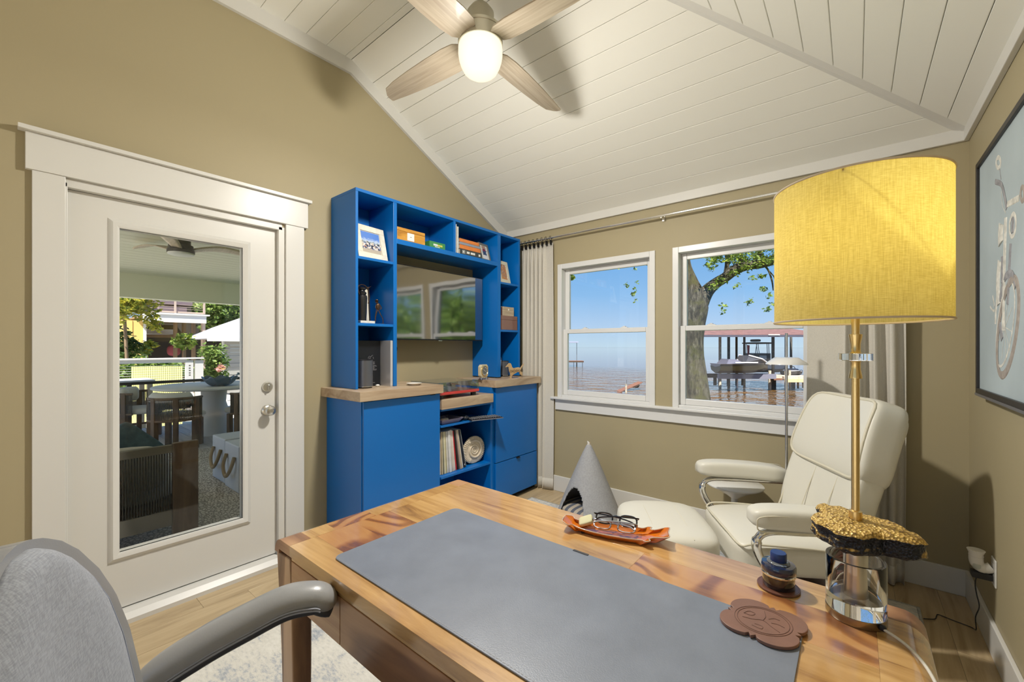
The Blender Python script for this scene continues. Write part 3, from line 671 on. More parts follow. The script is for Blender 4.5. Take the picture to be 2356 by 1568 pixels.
# outline in the y-z plane, head towards -y
out = [(1151,843.5),(1156,838),(1158,836.5),(1163,831),(1169,832),(1172,837),(1174.5,844),(1180,848),(1190,846.5),(1200,845.5),(1206,848.5),(1210,846),(1215,840),(1221,835),(1220,838),(1215,844),(1210.5,850),(1209,856),(1214,862),(1216,872),(1209,870),(1206,868),(1204,862),(1197,860),(1190,863),(1180,867),(1177,869),(1173.5,871),(1173,877),(1168,878),(1169,871),(1167.5,862),(1165,858),(1164,852),(1162,843),(1153,842)]
pts = [oy(a, b_) for a, b_ in out]; zmin = min(p[1] for p in pts); pts = [(p[0], p[1]-zmin) for p in pts]
MB().prism(pts, -.004, .004, 'x').build('body', m_dw, dog)
lx = text_mb('DACHSHUND', .034, .001); xs_ = [v[0] for v in lx.v]; wd = max(xs_) - min(xs_)
xf(lx, Matrix.Translation((.0042, .012, .060)) @ Matrix(((0,0,1,0),(1,0,0,0),(0,1,0,0),(0,0,0,1))) @ Matrix.Scale(.165/wd, 4, (1,0,0))).build('lettering', M('cut_shadow', (.035, .02, .012), .8), dog)
MB().box(-.018, -.075, -.0005, .018, -.060, .003).build('foot', m_dw, dog); MB().box(-.018, .055, -.0005, .018, .07, .003).build('foot', m_dw, dog)
t = thing('leaning_book', 'dark blue book with pale spine leaning on the right hutch divider', 'book', (-2.475, 2.835, 1.0525), rot=(R(-7), 0, 0))
bx('cover', (-.14, -.010, .004, 0, .010, .178), M('book_navy', (.02, .035, .10), .4), t, .001); bx('spine_print', (.0004, -.007, .02, .0009, .007, .16), M('spine_silver', (.34, .40, .52), .4), t); bx('pages', (-.137, -.008, .1782, -.003, .008, .1786), m_pages, t)
# right shelf boxes
t = thing('wooden_box', 'small pale wooden box stacked on the brown box', 'box', (-2.53, 2.945, 1.611)); mpb = WOOD('pale_box_wood', [(.3, (.36, .28, .19, 1)), (.7, (.52, .44, .33, 1))], (4, 4, 14), .5, 0)
bx('body', (-.075, -.078, 0, .07, .078, .055), mpb, t, .001); bx('lid', (-.075, -.078, .0558, .07, .078, .082), mpb, t, .001); bx('clasp', (.070, -.008, .048, .073, .006, .066), M('bone_white', (.7, .68, .62), .4), t, .001); bx('side_veneer', (-.06, -.0788, .004, .06, -.0782, .078), M('dark_veneer', (.12, .05, .04), .5), t)
t = thing('brown_box', 'glossy reddish brown box under the pale wooden box', 'box', (-2.53, 2.945, 1.4825)); mbb = M('lacquer_brown', (.20, .105, .085), .16, coat=.7)
bx('body', (-.10, -.112, 0, .085, .112, .090), mbb, t, .002); bx('lid', (-.10, -.112, .0906, .085, .112, .128), mbb, t, .002)
# ---------------------------------------------------------------- open shelf contents
t = thing('tray', 'small grey angled tray holding odds and ends', 'tray', (-2.40, 2.112, .7585))
tr = MB(); q = [(-.06, -.08), (.07, -.08), (.07, .08), (-.06, .08)]; p = [(-.085, -.10), (.095, -.10), (.095, .118), (-.085, .118)]
tr.add([(x, y, 0) for x, y in q] + [(x, y, .036) for x, y in p] + [(x*.97, y*.97, .036) for x, y in p] + [(x*.97, y*.97, .004) for x, y in q],
       [(0,1,2,3)] + [(i, (i+1) % 4, 4+(i+1) % 4, 4+i) for i in range(4)] + [(4+i, 4+(i+1) % 4, 8+(i+1) % 4, 8+i) for i in range(4)] + [(8+i, 8+(i+1) % 4, 12+(i+1) % 4, 12+i) for i in range(4)] + [(15,14,13,12)])
tr.build('dish', M('tray_grey', (.20, .17, .22), .4), t)
for i, (x, y, c, r_) in enumerate(((.02, -.03, (.62, .5, .36), .02), (.0, .02, (.66, .62, .5), .018), (.04, .045, (.5, .2, .16), .012))):
    o = MB().rbox((0, 0, 0), (r_, r_*1.1, r_*.8), 2.4, 5).build('trinket', M('trinket_%d' % i, c, .5), None, smooth=60, loc=(-2.40+x, 2.112+y, .7638+r_*.8)); tag(o, ['tan trinket', 'cream trinket', 'reddish trinket'][i] + ' lying in the grey tray', 'trinket', 'trinkets in the tray')
tg = MB().tube(spline([(-2.39, 2.062, .79), (-2.385, 2.082, .815), (-2.39, 2.122, .81), (-2.395, 2.137, .785)], 6), .002, 6).build('wire_loop', m_gun); tag(tg, 'thin dark wire loop rising from the grey tray', 'wire')
t = thing('computer_mouse', 'black computer mouse on the blue shelf', 'mouse', (-2.375, 2.285, .7585)); MB().rbox((0, 0, .0195), (.055, .032, .0195), 2.6, 8, fn=lambda x, y, z: (x, y, z if z > 0 else z*.98)).build('shell', M('mouse_black', (.02, .02, .024), .22, coat=.4), t, smooth=60); MB().rbox((.03, 0, .034), (.008, .004, .006), 2, 4).build('wheel', m_chrome, t)
kb = thing('keyboard', 'black keyboard with white keycap legends overhanging the blue shelf', 'keyboard', (-2.285, 2.430, .7586), R(-20))
bx('case', (-.07, -.14, 0, .07, .14, .009), M('kb_case', (.02, .02, .026), .35), kb, .003); bx('edge_strip', (.0702, -.138, .002, .0712, .138, .007), M('kb_edge', (.35, .36, .42), .3, .6), kb)
km = M('kb_key', (.03, .03, .04), .5)
key0 = None
for i in range(5):
    for j_ in range(13):
        c = (-.052 + .024*i, -.124 + .0206*j_, .009)
        if key0 is None: key0 = MB().box(-.009, -.0085, 0, .009, .0085, .004).build('key', km, kb); k_ = key0; leg = MB().box(-.004, -.003, .0041, .003, .003, .0046).build('legend', MATS['print_white'], k_); legm = leg.data
        else:
            k_ = bpy.data.objects.new('key', key0.data); COL.objects.link(k_); k_.parent = kb; l_ = bpy.data.objects.new('legend', legm); COL.objects.link(l_); l_.parent = k_
        k_.location = c
recs = [((.45,.06,.05),.010,0),((.55,.50,.40),.009,1),((.52,.45,.30),.008,1.5),((.03,.05,.05),.004,2),((.60,.56,.40),.012,2.5),((.50,.44,.15),.004,3),((.62,.60,.55),.010,3.4),((.66,.66,.66),.016,4),((.60,.54,.48),.012,5.5),((.68,.62,.56),.008,6),((.52,.03,.04),.007,7),((.02,.02,.02),.010,8),((.42,.34,.30),.009,9),((.56,.42,.16),.004,9.5),((.58,.56,.54),.008,10.5),((.02,.025,.035),.014,12)]
names = ['red','cream','tan','thin dark green','pale yellow','thin mustard','off-white','wide white','beige','pale pink','bright red','black','brown','thin gold','light grey','black with white rim']
random.seed(2); y = 2.008
for i_, ((c, w_, a), nm) in enumerate(zip(recs, names)):
    w_ *= 1.5; nxt = recs[i_+1][2] if i_+1 < len(recs) else a
    h_ = .312 + random.uniform(-.006, .006); t = thing('record_sleeve', nm + ' record sleeve standing in the blue shelf unit', 'record', (-2.345 + random.uniform(-.008, .004), y, .3885), rot=(R(a), 0, 0), group='record sleeves in the open shelf')
    m_ = M('sleeve_' + nm.replace(' ', '_').replace('-', '_'), c, .5, var=.15, vscale=14); bx('sleeve', (-.312, 0, .001, 0, w_*.92, h_), m_, t, .0008)
    bx('sleeve_opening', (-.310, .001, h_+.0002, -.002, w_*.92-.001, h_+.0008), m_pages, t)
    if nm.startswith('black with'): bx('rim', (.0002, w_*.80, .01, .001, w_*.92, h_-.004), M('rim_white', (.6, .6, .58), .5), t); bx('corner_mark', (.0002, .004, .02, .001, .010, .03), MATS['print_white'], t)
    y += w_/math.cos(R(a)) + .0006 + .315*(math.sin(R(nxt)) - math.sin(R(a)))
# ammonite shell bookend
am = thing('ammonite', 'large cream ammonite shell on the open blue shelf', 'shell', (-2.385, 2.412, .3885), R(-6))
am.scale = (1.12, 1.12, 1.12); m_am = M('ammonite_stone', (.62, .54, .42), .6, var=.12, vscale=40, bmp=.2, bscale=120)
MB().lathe([(0, -.016), (.088, -.016), (.096, -.008), (.098, 0), (.094, .008), (.080, .012), (0, .010)], 60, m=Matrix.Translation((0, 0, .098)) @ rotx).build('disc', m_am, am, smooth=40)
sp = [(.0105 + .0015*t_, (.010*math.exp(.098*2*PI*t_))*math.cos(2*PI*t_+.6), .098 + (.010*math.exp(.098*2*PI*t_))*math.sin(2*PI*t_+.6)) for t_ in [k/26 for k in range(26*3+8)]]
MB().tube(sp, [.0028 + .0055*k/len(sp) for k in range(len(sp))], 8).build('spiral', m_am, am, smooth=60)
rb0 = None
for k in range(46):
    a = 2*PI*k/46
    if math.sin(a) < -.93: continue
    if rb0 is None: rb0 = MB().rbox((.004, 0, .0), (.012, .0056, .022), 2.4, 5).build('rib', m_am, am, smooth=70); r_ = rb0
    else: r_ = bpy.data.objects.new('rib', rb0.data); COL.objects.link(r_); r_.parent = am
    r_.location = (0, .079*math.cos(a), .098 + .079*math.sin(a)); r_.rotation_euler = (a - PI/2, 0, 0)
# ================================================================ ceiling fan
FC = Vector((-1.417, 1.482, 0))
fan = thing('ceiling_fan', 'pale ceiling fan with four washed wood blades and a lit globe', 'ceiling fan', (FC.x, FC.y, ZF))
zf = lambda z: z - ZF + .012
m_fn = M('fan_brushed_nickel', (.60, .57, .47), .38, .85)
MB().lathe([(0, 0), (.065, 0), (.064, -.02), (.05, -.05), (.02, -.06), (.0, -.06)], 28).build('canopy', m_fn, fan, smooth=40)
MB().cyl((0, 0, zf(2.99)), .014, ZF-2.99-.04, 14).build('downrod', m_fn, fan, smooth=60)
MB().lathe([(.016, zf(3.005)), (.018, zf(2.985)), (.045, zf(2.975)), (.066, zf(2.945)), (.066, zf(2.87)), (.072, zf(2.855)), (.0, zf(2.855))], 32).build('motor_cover', m_fn, fan, smooth=40)
MB().lathe([(.0, zf(2.865)), (.098, zf(2.865)), (.112, zf(2.855)), (.112, zf(2.842)), (.109, zf(2.840)), (.109, zf(2.785)), (.0, zf(2.785))], 40).build('motor_housing', m_fn, fan, smooth=40)
m = bpy.data.materials.new('frosted_lit_globe'); m.use_nodes = True; nt = m.node_tree; nt.nodes.clear(); MATS['globe'] = m
o_ = nt.nodes.new('ShaderNodeOutputMaterial'); tr = nd(nt, 'ShaderNodeBsdfTransparent', {'Color': (1, 1, 1, 1)})
lw = nd(nt, 'ShaderNodeLayerWeight', {'Blend': .35}); cr = ramp(nt, lw.outputs['Facing'], [(.0, (1.0, .97, .80)), (.35, (1.0, .93, .68)), (.7, (.92, .80, .58)), (1.0, (.66, .54, .46))])
em = nd(nt, 'ShaderNodeEmission', {'Color': cr, 'Strength': .74}); df = nd(nt, 'ShaderNodeBsdfDiffuse', {'Color': (.55, .5, .45, 1)})
mx = nd(nt, 'ShaderNodeMixShader', {0: 1.0, 1: tr.outputs[0], 2: em.outputs[0]}); nt.links.new(mx.outputs[0], o_.inputs[0])
gl = MB().lathe([(.103, zf(2.788)), (.108, zf(2.775)), (.108, zf(2.74)), (.104, zf(2.715)), (.096, zf(2.690)), (.08, zf(2.660)), (.055, zf(2.643)), (.025, zf(2.637)), (0, zf(2.636))], 40, cap=False)
globe = gl.build('light_globe', m, fan, smooth=60)
lp = bpy.data.lights.new('fan_bulb', 'POINT'); lo = bpy.data.objects.new('fan_bulb', lp); COL.objects.link(lo); lo.parent = fan; lo.location = (0, 0, zf(2.578))
def soft_falloff(l):      # gentle distance falloff so the lamp fills the room evenly
    l.use_nodes = True; nt = l.node_tree; e = nt.nodes['Emission']; f = nt.nodes.new('ShaderNodeLightFalloff'); f.inputs['Strength'].default_value = 1.0; nt.links.new(f.outputs['Linear'], e.inputs['Strength'])
lp.energy = FAN_W*.34; lp.color = (1.0, .957, .885); lp.shadow_soft_size = .068; soft_falloff(lp)
lp = bpy.data.lights.new('fan_downlight', 'AREA'); lo = bpy.data.objects.new('fan_downlight', lp); COL.objects.link(lo); lo.parent = fan; lo.location = (0, 0, zf(2.630))
lp.shape = 'DISK'; lp.size = .18; lp.energy = FAN_W*.16; lp.color = (1.0, .957, .885); soft_falloff(lp)
m_bl = WOOD('washed_blade', [(.3, (.36, .29, .21, 1)), (.6, (.48, .41, .31, 1)), (.85, (.54, .48, .38, 1))], (2.5, 60, 60), .45, .1, .6)
def blade(parent, ang):
    prof = [(.10, -.045, .055), (.13, -.066, .072), (.20, -.075, .078), (.32, -.074, .076), (.47, -.066, .070), (.60, -.054, .060), (.68, -.044, .046), (.715, -.040, .010), (.722, -.034, -.010)]
    mb = MB(); top = []; n = len(prof)
    for x, a, b_ in prof: top += [(x, a, .005), (x, b_, .005)]
    bot = [(x, y, z-.006) for x, y, z in top]; vs = top + bot; k = len(top); fs = []
    for i in range(n-1):
        a = 2*i; fs += [(a, a+1, a+3, a+2), (k+a, k+a+2, k+a+3, k+a+1), (a, a+2, k+a+2, k+a), (a+1, k+a+1, k+a+3, a+3)]
    fs += [(0, k, k+1, 1), (k-2, k-1, 2*k-1, 2*k-2)]
    mb.add(vs, fs, Matrix.Rotation(R(10), 4, 'X'))
    b = mb.build('blade', m_bl, parent, smooth=30); b.location = (0, 0, zf(2.795)); b.rotation_euler = (0, 0, ang)
    MB().box(.06, -.03, .0055, .17, .03, .010, Matrix.Rotation(R(10), 4, 'X')).build('blade_iron', m_fn, b)
    return b
for a in (2, 92, 182, 272): blade(fan, R(a + 1))

# ================================================================ desk
DZ = .76
desk = thing('desk', 'sheesham wood writing desk with drawers and rounded end panels', 'desk', (-.62, .88, 0)); DO = Vector((-.62, .88, 0))
DX0, DX1, DYn, DYf = -1.352, .118, .520, 1.242
def dk(name, b, mat, bev=.002, parent=desk, rot=None):
    """box whose grain runs along local x; placed about its own middle so alike pieces differ"""
    c = Vector(((b[0]+b[3])/2, (b[1]+b[4])/2, (b[2]+b[5])/2)); d = Vector((b[3]-b[0], b[4]-b[1], b[5]-b[2]))
    o = MB().cbox((0,0,0), d).build(name, mat, parent, bevel=bev); o.location = c - DO; return o
ZT0 = .730
rows = [(.520, .600), (.600, .722), (.722, .852), (.852, .985), (.985, 1.125), (1.125, 1.242)]
xa, xb = DX0 + .10, DX1 - .085
cuts = [[(xa, -.40, m_desk_pale), (-.40, xb, m_desk_fig)], [(xa, -.97, m_desk_fig), (-.97, -.2, m_desk_pale), (-.2, xb, m_desk_pale)], [(xa, -.98, m_desk_fig), (-.98, -.3, m_desk_fig), (-.3, xb, m_desk_pale)],
        [(xa, -.80, m_desk_pale), (-.80, -.1, m_desk_fig), (-.1, xb, m_desk_pale)], [(xa, -.45, m_desk_pale), (-.45, xb, m_desk_fig)], [(xa, -.55, m_desk_pale), (-.55, xb, m_desk_pale)]]
for (ya, yb2), row in zip(rows, cuts):
    for x0, x1, mt in row: dk('top_board', (x0, ya, ZT0, x1, yb2, DZ), mt, .0006)
# rounded end pieces of the top (bull-nosed outer edge)
def end_board(x_in, x_out, y0, y1, mt):
    s = 1 if x_out > x_in else -1; r = .042; L = abs(x_out - x_in)
    prof = [(0, .0), (0, DZ-ZT0)] + [(s*(L-r+r*math.sin(a)), (DZ-ZT0)-r+r*math.cos(a)) for a in [R(k) for k in range(0, 91, 10)]]
    prof = [(x, z) for x, z in prof if z >= 0] + [(s*L, -.012), (s*(L-.03), -.012), (s*(L-.03), 0)]
    o = MB().prism(prof, y0, y1, 'y').build('end_board', mt, desk, smooth=25); o.location = Vector((x_in, 0, ZT0)) - Vector((DO.x, DO.y, 0)); return o
for (y0, y1, mt) in ((DYn, DYn+.062, m_desk_dark), (DYn+.062, .66, m_desk_pale), (.66, .80, m_desk_fig), (.80, 1.02, m_desk_pale), (1.02, DYf-.062, m_desk_pale), (DYf-.062, DYf, m_desk_dark)):
    end_board(xa, DX0, y0, y1, mt); end_board(xb, DX1, y0, y1, mt)
# frame rails and drawers on the seated side
zr0, zr1 = .598, .728
dk('front_rail', (DX0+.10, DYn+.006, .716, DX1-.10, DYn+.03, .7295), m_desk_pale, .001)
dxs = [DX0+.103, -.976, -.30, DX1-.103]
for i in range(3):
    o = dk('drawer', (dxs[i]+.0012, DYn+.004, zr0, dxs[i+1]-.0012, DYn+.024, .7155), m_desk_dark, .001)
    if i: MB().rbox((0, -.014, -.030), (.045, .007, .007), 4, 5).build('pull', m_black, o); 
dk('carcass', (DX0+.10, DYn+.026, zr0+.004, DX1-.10, DYf-.03, .728), m_desk_dark, 0)
dk('back_rail', (DX0+.10, DYf-.028, zr0, DX1-.10, DYf-.010, .7295), m_desk_dark, .001)
for x0, x1 in ((DX0, DX0+.03), (DX1-.03, DX1)): dk('side_panel', (x0+.002, DYn+.07, zr0, x1-.002, DYf-.07, .718), m_desk_dark, .001)
def desk_leg(cx, cy, sx, sy):
    vs = []; fs = []; N = 12
    for i in range(N+1):
        k = i/N; z = .0098 + .708*(1-k); w_ = .060 - .018*k; bow = .020*math.sin(k*PI*.9)*(1 if k < .98 else .9)
        x0 = cx + sx*(bow - .012*k*0); hw, hd = .044 - .012*k, .031 - .008*k
        vs += [(x0-hw, cy-hd, z), (x0+hw, cy-hd, z), (x0+hw, cy+hd, z), (x0-hw, cy+hd, z)]
    for i in range(N):
        for k in range(4): fs.append((4*i+k, 4*i+(k+1) % 4, 4*i+4+(k+1) % 4, 4*i+4+k))
    fs += [(0,1,2,3), (4*N+3, 4*N+2, 4*N+1, 4*N)]
    o = MB().add(vs, fs).build('leg', m_desk_leg, desk, bevel=.004); o.location = -DO; return o
m_desk_leg = WOOD('sheesham_leg', [(.22, (.12, .062, .036, 1)), (.45, (.34, .20, .115, 1)), (.65, (.48, .31, .18, 1)), (.85, (.58, .41, .26, 1))], (10, 10, 2.6), .4, .1, 1.2, wave=3)
for cx, sx in ((DX0+.049, 1), (DX1-.049, -1)):
    for cy, sy in ((DYn+.034, 1), (DYf-.034, -1)): desk_leg(cx, cy, sx, sy)

# desk mat
def round_rect(x0, y0, x1, y1, r, n=6):
    P = []
    for cx, cy, a0 in ((x1-r, y1-r, 0), (x0+r, y1-r, 90), (x0+r, y0+r, 180), (x1-r, y0+r, 270)):
        for k in range(n+1): a = R(a0 + 90*k/n); P.append((cx + r*math.cos(a), cy + r*math.sin(a)))
    return P
mat_t = thing('desk_mat', 'grey leather desk mat covering most of the desk top', 'desk mat', (-.585, .787, DZ+.0008))
m_mat = M('mat_grey_leather', (.180, .205, .258), .36, var=.10, vscale=9, bmp=.14, bscale=420, spec=.75)
MB().prism(round_rect(-.505, -.222, .505, .226, .022), 0, .003, 'z').build('pad', m_mat, mat_t, bevel=.001)
st = MB(); 
for k in range(120): st.box(-.49 + k*.00825, -.2175, .0029, -.485 + k*.00825, -.2165, .0034)
o = st.build('stitching', M('mat_thread', (.34, .34, .36), .6), mat_t); o['kind'] = 'stuff'
MB().box(-.022, .218, .0028, .024, .2255, .0045).build('pen_loop', M('mat_loop', (.05, .05, .055), .5), mat_t)

# ================================================================ desk lamp
LX, LY = .000, 1.147
lamp = thing('table_lamp', 'brass and crystal table lamp with a glowing yellow drum shade', 'lamp', (LX, LY, DZ+.0005))
MB().lathe([(0, 0), (.0505, 0), (.0515, .002), (.0515, .016), (.0, .016)], 48).build('base', M('lamp_base_bronze', (.42, .35, .24), .28, 1), lamp, smooth=40)
m_cry = M('crystal', (1, 1, 1), .0, trans=1, ior=1.49)
MB().lathe([(0, .0165), (.0505, .0165), (.051, .018), (.051, .122), (.0505, .1235), (.0445, .1235), (.044, .122), (.044, .046), (0, .046)], 56).build('crystal_cylinder', m_cry, lamp, smooth=40)
MB().cyl((0, 0, .0465), .021, .110, 28).build('collar', m_nickel, lamp, smooth=40)
# gilded mineral slab
m, nt, b = new_mat('gilded_mineral'); MATS['mineral'] = m
geo = nt.nodes.new('ShaderNodeNewGeometry'); sp = nd(nt, 'ShaderNodeSeparateXYZ', {0: geo.outputs['Normal']})
n1 = nd(nt, 'ShaderNodeTexNoise', {'Vector': coords(nt), 'Scale': 55.0, 'Detail': 4.0}); ad = nd(nt, 'ShaderNodeMath', {0: n1.outputs[0], 1: .8}, operation='MULTIPLY')
s2 = nd(nt, 'ShaderNodeMath', {0: sp.outputs['Z'], 1: ad.outputs[0]}, operation='ADD')
mk = ramp(nt, s2.outputs[0], [(.55, (0,0,0)), (.72, (1,1,1))])
v1 = nd(nt, 'ShaderNodeTexVoronoi', {'Vector': coords(nt), 'Scale': 190.0}); gc = ramp(nt, v1.outputs['Distance'], [(.0, (.74, .56, .20)), (.5, (.56, .36, .09)), (.9, (.16, .09, .03))])
mxc = nd(nt, 'ShaderNodeMix', {0: mk, 6: (.012, .014, .022, 1), 7: gc}, data_type='RGBA'); nt.links.new(mxc.outputs[2], b.inputs['Base Color'])
b.inputs['Metallic'].default_value = .25; b.inputs['Roughness'].default_value = .42; bump(nt, b, v1.outputs['Distance'], .9, .004)
random.seed(21)
from mathutils import noise as mn
def slabpt(u, v):
    a = u*2*PI; rr = 1 + .16*math.sin(3*a+1) + .10*math.sin(5*a+2.3) + .10*mn.noise(Vector((math.cos(a)*3, math.sin(a)*3, 4)))
    prof = [(0, .019), (.35, .020), (.7, .018), (.92, .014), (1.0, .006), (.95, -.004), (.97, -.014), (.99, -.022), (.86, -.030), (.5, -.031), (.3, -.031), (0, -.031)]
    k = v*(len(prof)-1); i = min(int(k), len(prof)-2); f = k-i; r_ = prof[i][0]*(1-f) + prof[i+1][0]*f; z_ = prof[i][1]*(1-f) + prof[i+1][1]*f
    x, y = r_*rr*.088*math.cos(a), r_*rr*.066*math.sin(a)
    q = Vector((x*38, y*38, z_*38)); d_ = mn.noise(q)*.0045 + mn.noise(q*3)*.003
    ed = 1 if r_ > .8 else .5
    return (x*(1 + d_*5*ed), y*(1 + d_*5*ed), z_ + d_*ed)
sm = MB().grid(slabpt, 72, 44, True)
xf(sm, Matrix.Translation((.004, 0, .186)) @ Matrix.Rotation(R(3), 4, 'X') @ Matrix.Rotation(R(-12), 4, 'Z')).build('mineral_slab', m, lamp, smooth=50)
MB().lathe([(0, .195), (.0115, .195), (.0115, .222), (.0072, .224), (.0072, .502), (.0118, .5025), (.0118, .506), (.0088, .522), (.0088, .536), (.0105, .5395), (0, .5395)], 20).build('stem', m_brass, lamp, smooth=30)
MB().lathe([(.009, .540), (.0285, .540), (.029, .5405), (.029, .5545), (.0285, .555), (.009, .555)], 40).build('crystal_disc', m_cry, lamp, smooth=40)
MB().lathe([(0, .5555), (.0105, .5555), (.0088, .559), (.0088, .575), (.0118, .592), (.0118, .5955), (.0072, .596), (.0072, .70), (.014, .702), (.014, .745), (0, .745)], 20).build('upper_stem', m_brass, lamp, smooth=30)
# shade: two-sided linen lit from within by the bulb
m = bpy.data.materials.new('linen_shade'); m.use_nodes = True; nt = m.node_tree; nt.nodes.clear(); MATS['shade'] = m
o_ = nt.nodes.new('ShaderNodeOutputMaterial')
co = coords(nt, (1, 1, 1)); n1 = nd(nt, 'ShaderNodeTexNoise', {'Vector': coords(nt, (90, 90, 900)), 'Scale': 1.0, 'Detail': 3.0}); n2 = nd(nt, 'ShaderNodeTexNoise', {'Vector': coords(nt, (700, 700, 25)), 'Scale': 1.0, 'Detail': 3.0})
ad = nd(nt, 'ShaderNodeMath', {0: n1.outputs[0], 1: n2.outputs[0]}, operation='ADD')
hf = nd(nt, 'ShaderNodeMath', {0: ad.outputs[0], 1: .5}, operation='MULTIPLY')
tc_ = ramp(nt, hf.outputs[0], [(.36, (.70, .55, .10)), (.62, (.94, .80, .22))]); dc_ = ramp(nt, hf.outputs[0], [(.36, (.54, .47, .24)), (.62, (.68, .61, .35))])
tb = nd(nt, 'ShaderNodeBsdfTranslucent', {'Color': tc_}); db_ = nd(nt, 'ShaderNodeBsdfDiffuse', {'Color': dc_, 'Roughness': .5})
mx = nd(nt, 'ShaderNodeMixShader', {0: .5, 1: tb.outputs[0], 2: db_.outputs[0]}); nt.links.new(mx.outputs[0], o_.inputs[0])
SZ0, SZ1, SR = 1.383-DZ, 1.667-DZ, .146
MB().lathe([(SR, SZ0), (SR, SZ1)], 72, cap=False).build('shade', m, lamp, smooth=60)
rim = MB()
for z in (SZ0, SZ1): rim.tube([(SR*math.cos(2*PI*k/72), SR*math.sin(2*PI*k/72), z) for k in range(72)], .0022, 6, True)
for z, nm in ((SZ0, 'shade_rim'), (SZ1, 'shade_rim')): MB().tube([(SR*math.cos(2*PI*k/72), SR*math.sin(2*PI*k/72), z) for k in range(72)], .0022, 6, True).build(nm, M('shade_trim', (.55, .46, .34), .8), lamp, smooth=60)
sp_ = MB()
for k in range(3): a = 2*PI*k/3 + .4; sp_.rod((0, 0, .735), (SR*math.cos(a), SR*math.sin(a), SZ1-.004), .0018, 6)
sp_.build('spider', m_brass, lamp)
bulb = MB().rbox((0, 0, .785), (.028, .028, .04), 2, 6).build('bulb', M('bulb_lit', (.9, .85, .7), .4, emit=(1, .82, .5), estr=2.5), lamp, smooth=60)
lp = bpy.data.lights.new('lamp_bulb', 'POINT'); lo = bpy.data.objects.new('lamp_bulb', lp); COL.objects.link(lo); lo.parent = lamp; lo.location = (0, 0, .785)
lp.energy = LAMP_W; lp.color = (1.0, .86, .50); lp.shadow_soft_size = .045
# its cord runs off the far-right end of the desk
cp = spline([(LX+.042, LY-.038, DZ+.010), (.075, 1.085, DZ+.005), (.098, 1.03, DZ+.0045), (.112, .95, DZ-.002), (.118, .86, DZ-.006), (.121, .80, DZ-.02), (.123, .76, DZ-.10), (.124, .74, DZ-.3)], 8)
c = MB().tube(cp, .0030, 8).build('cord', M('clear_cord', (.62, .60, .54), .3), lamp, smooth=60); c.location = (-LX, -LY, -DZ-.0005)
MB().rbox((.042, -.036, .010), (.006, .006, .006), 3, 4).build('grommet', m_black, lamp)

# ================================================================ things on the desk
t = thing('ink_bottle_coaster', 'round brown wooden coaster under the ink bottle', 'coaster', (-.141, 1.166, DZ+.0006))
MB().lathe([(0, 0), (.043, 0), (.044, .001), (.044, .004), (.043, .005), (0, .005)], 40).build('disc', M('coaster_brown', (.14, .055, .035), .35, coat=.3), t, smooth=40)
MB().lathe([(.040, .0048), (.0405, .0054), (.041, .0048)], 40, cap=False).build('groove_ring', M('coaster_rim', (.20, .09, .06), .4), t)
ink = thing('ink_bottle', 'round ink bottle with glass body, blue cap and chrome band', 'ink bottle', (-.141, 1.166, DZ+.0062))
m_ink = M('ink_dark_glass', (.010, .010, .016), .08, coat=1, spec=.8); m_clear = M('clear_glass', (.82, .88, .95), .05, trans=.85)
MB().lathe([(0, .0), (.032, .0), (.033, .002), (.033, .026), (0, .026)], 40).build('reservoir', m_ink, ink, smooth=40)
MB().lathe([(.0335, .0262), (.0355, .028), (.0355, .031), (.0335, .033), (0, .033)], 40).build('band', m_chrome, ink, smooth=40)
MB().lathe([(0, .0332), (.0345, .0332), (.036, .035), (.036, .048), (.034, .052), (.020, .054), (0, .054)], 40).build('shoulder', M('ink_navy_glass', (.015, .025, .07), .06, coat=1), ink, smooth=40)
MB().lathe([(.018, .0542), (.024, .0545), (.022, .057), (.018, .058), (0, .058)], 32).build('neck', m_clear, ink, smooth=40)
MB().lathe([(0, .0582), (.0165, .0582), (.017, .060), (.017, .075), (.0155, .0775), (0, .0775)], 32).build('cap', M('cap_blue', (.02, .045, .17), .3), ink, smooth=40)
# embossed leather coaster with lobed outline
t = thing('leather_coaster', 'lobed brown leather coaster embossed with an oval crest', 'coaster', (-.146, .985, DZ+.0046), R(38))
P = []
for k in range(120):
    a = 2*PI*k/120; q = (a % (PI/2)) / (PI/2); lob = .050 + .027*abs(math.cos(2*a))**.6
    if .40 < q < .60: lob = .052 + .012*(1-abs(q-.5)*10)
    P.append((lob*1.08*math.cos(a), lob*.98*math.sin(a)))
m_lc = M('leather_brown', (.215, .115, .085), .42, var=.08, vscale=30, bmp=.1, bscale=500)
MB().prism(P, 0, .0065, 'z').build('disc', m_lc, t, bevel=.001)
m_em = M('leather_emboss', (.15, .075, .055), .45)
for r_ in (.052, .047): MB().tube([(r_*1.0*math.cos(2*PI*k/64), r_*.90*math.sin(2*PI*k/64), .0066) for k in range(64)], .0008, 5, True).build('embossed_ring', m_em, t)
tt = MB(); random.seed(8)
for seg in ([(-.035, .012), (-.018, .004), (.0, .0), (.006, -.02), (.012, -.036)], [(.0, .0), (.012, .012), (.02, .03)], [(-.03, -.014), (-.018, -.026), (-.012, -.018), (-.022, -.010)], [(-.026, .024), (-.012, .030), (-.004, .022), (-.014, .016), (-.026, .024)], [(.014, .004), (.026, .006), (.034, .0)], [(.012, -.008), (.022, -.012), (.030, -.022)]):
    tt = MB().tube(spline([(x, y, .0066) for x, y in seg], 5), .0008, 5); tt.build('embossed_line', m_em, t)
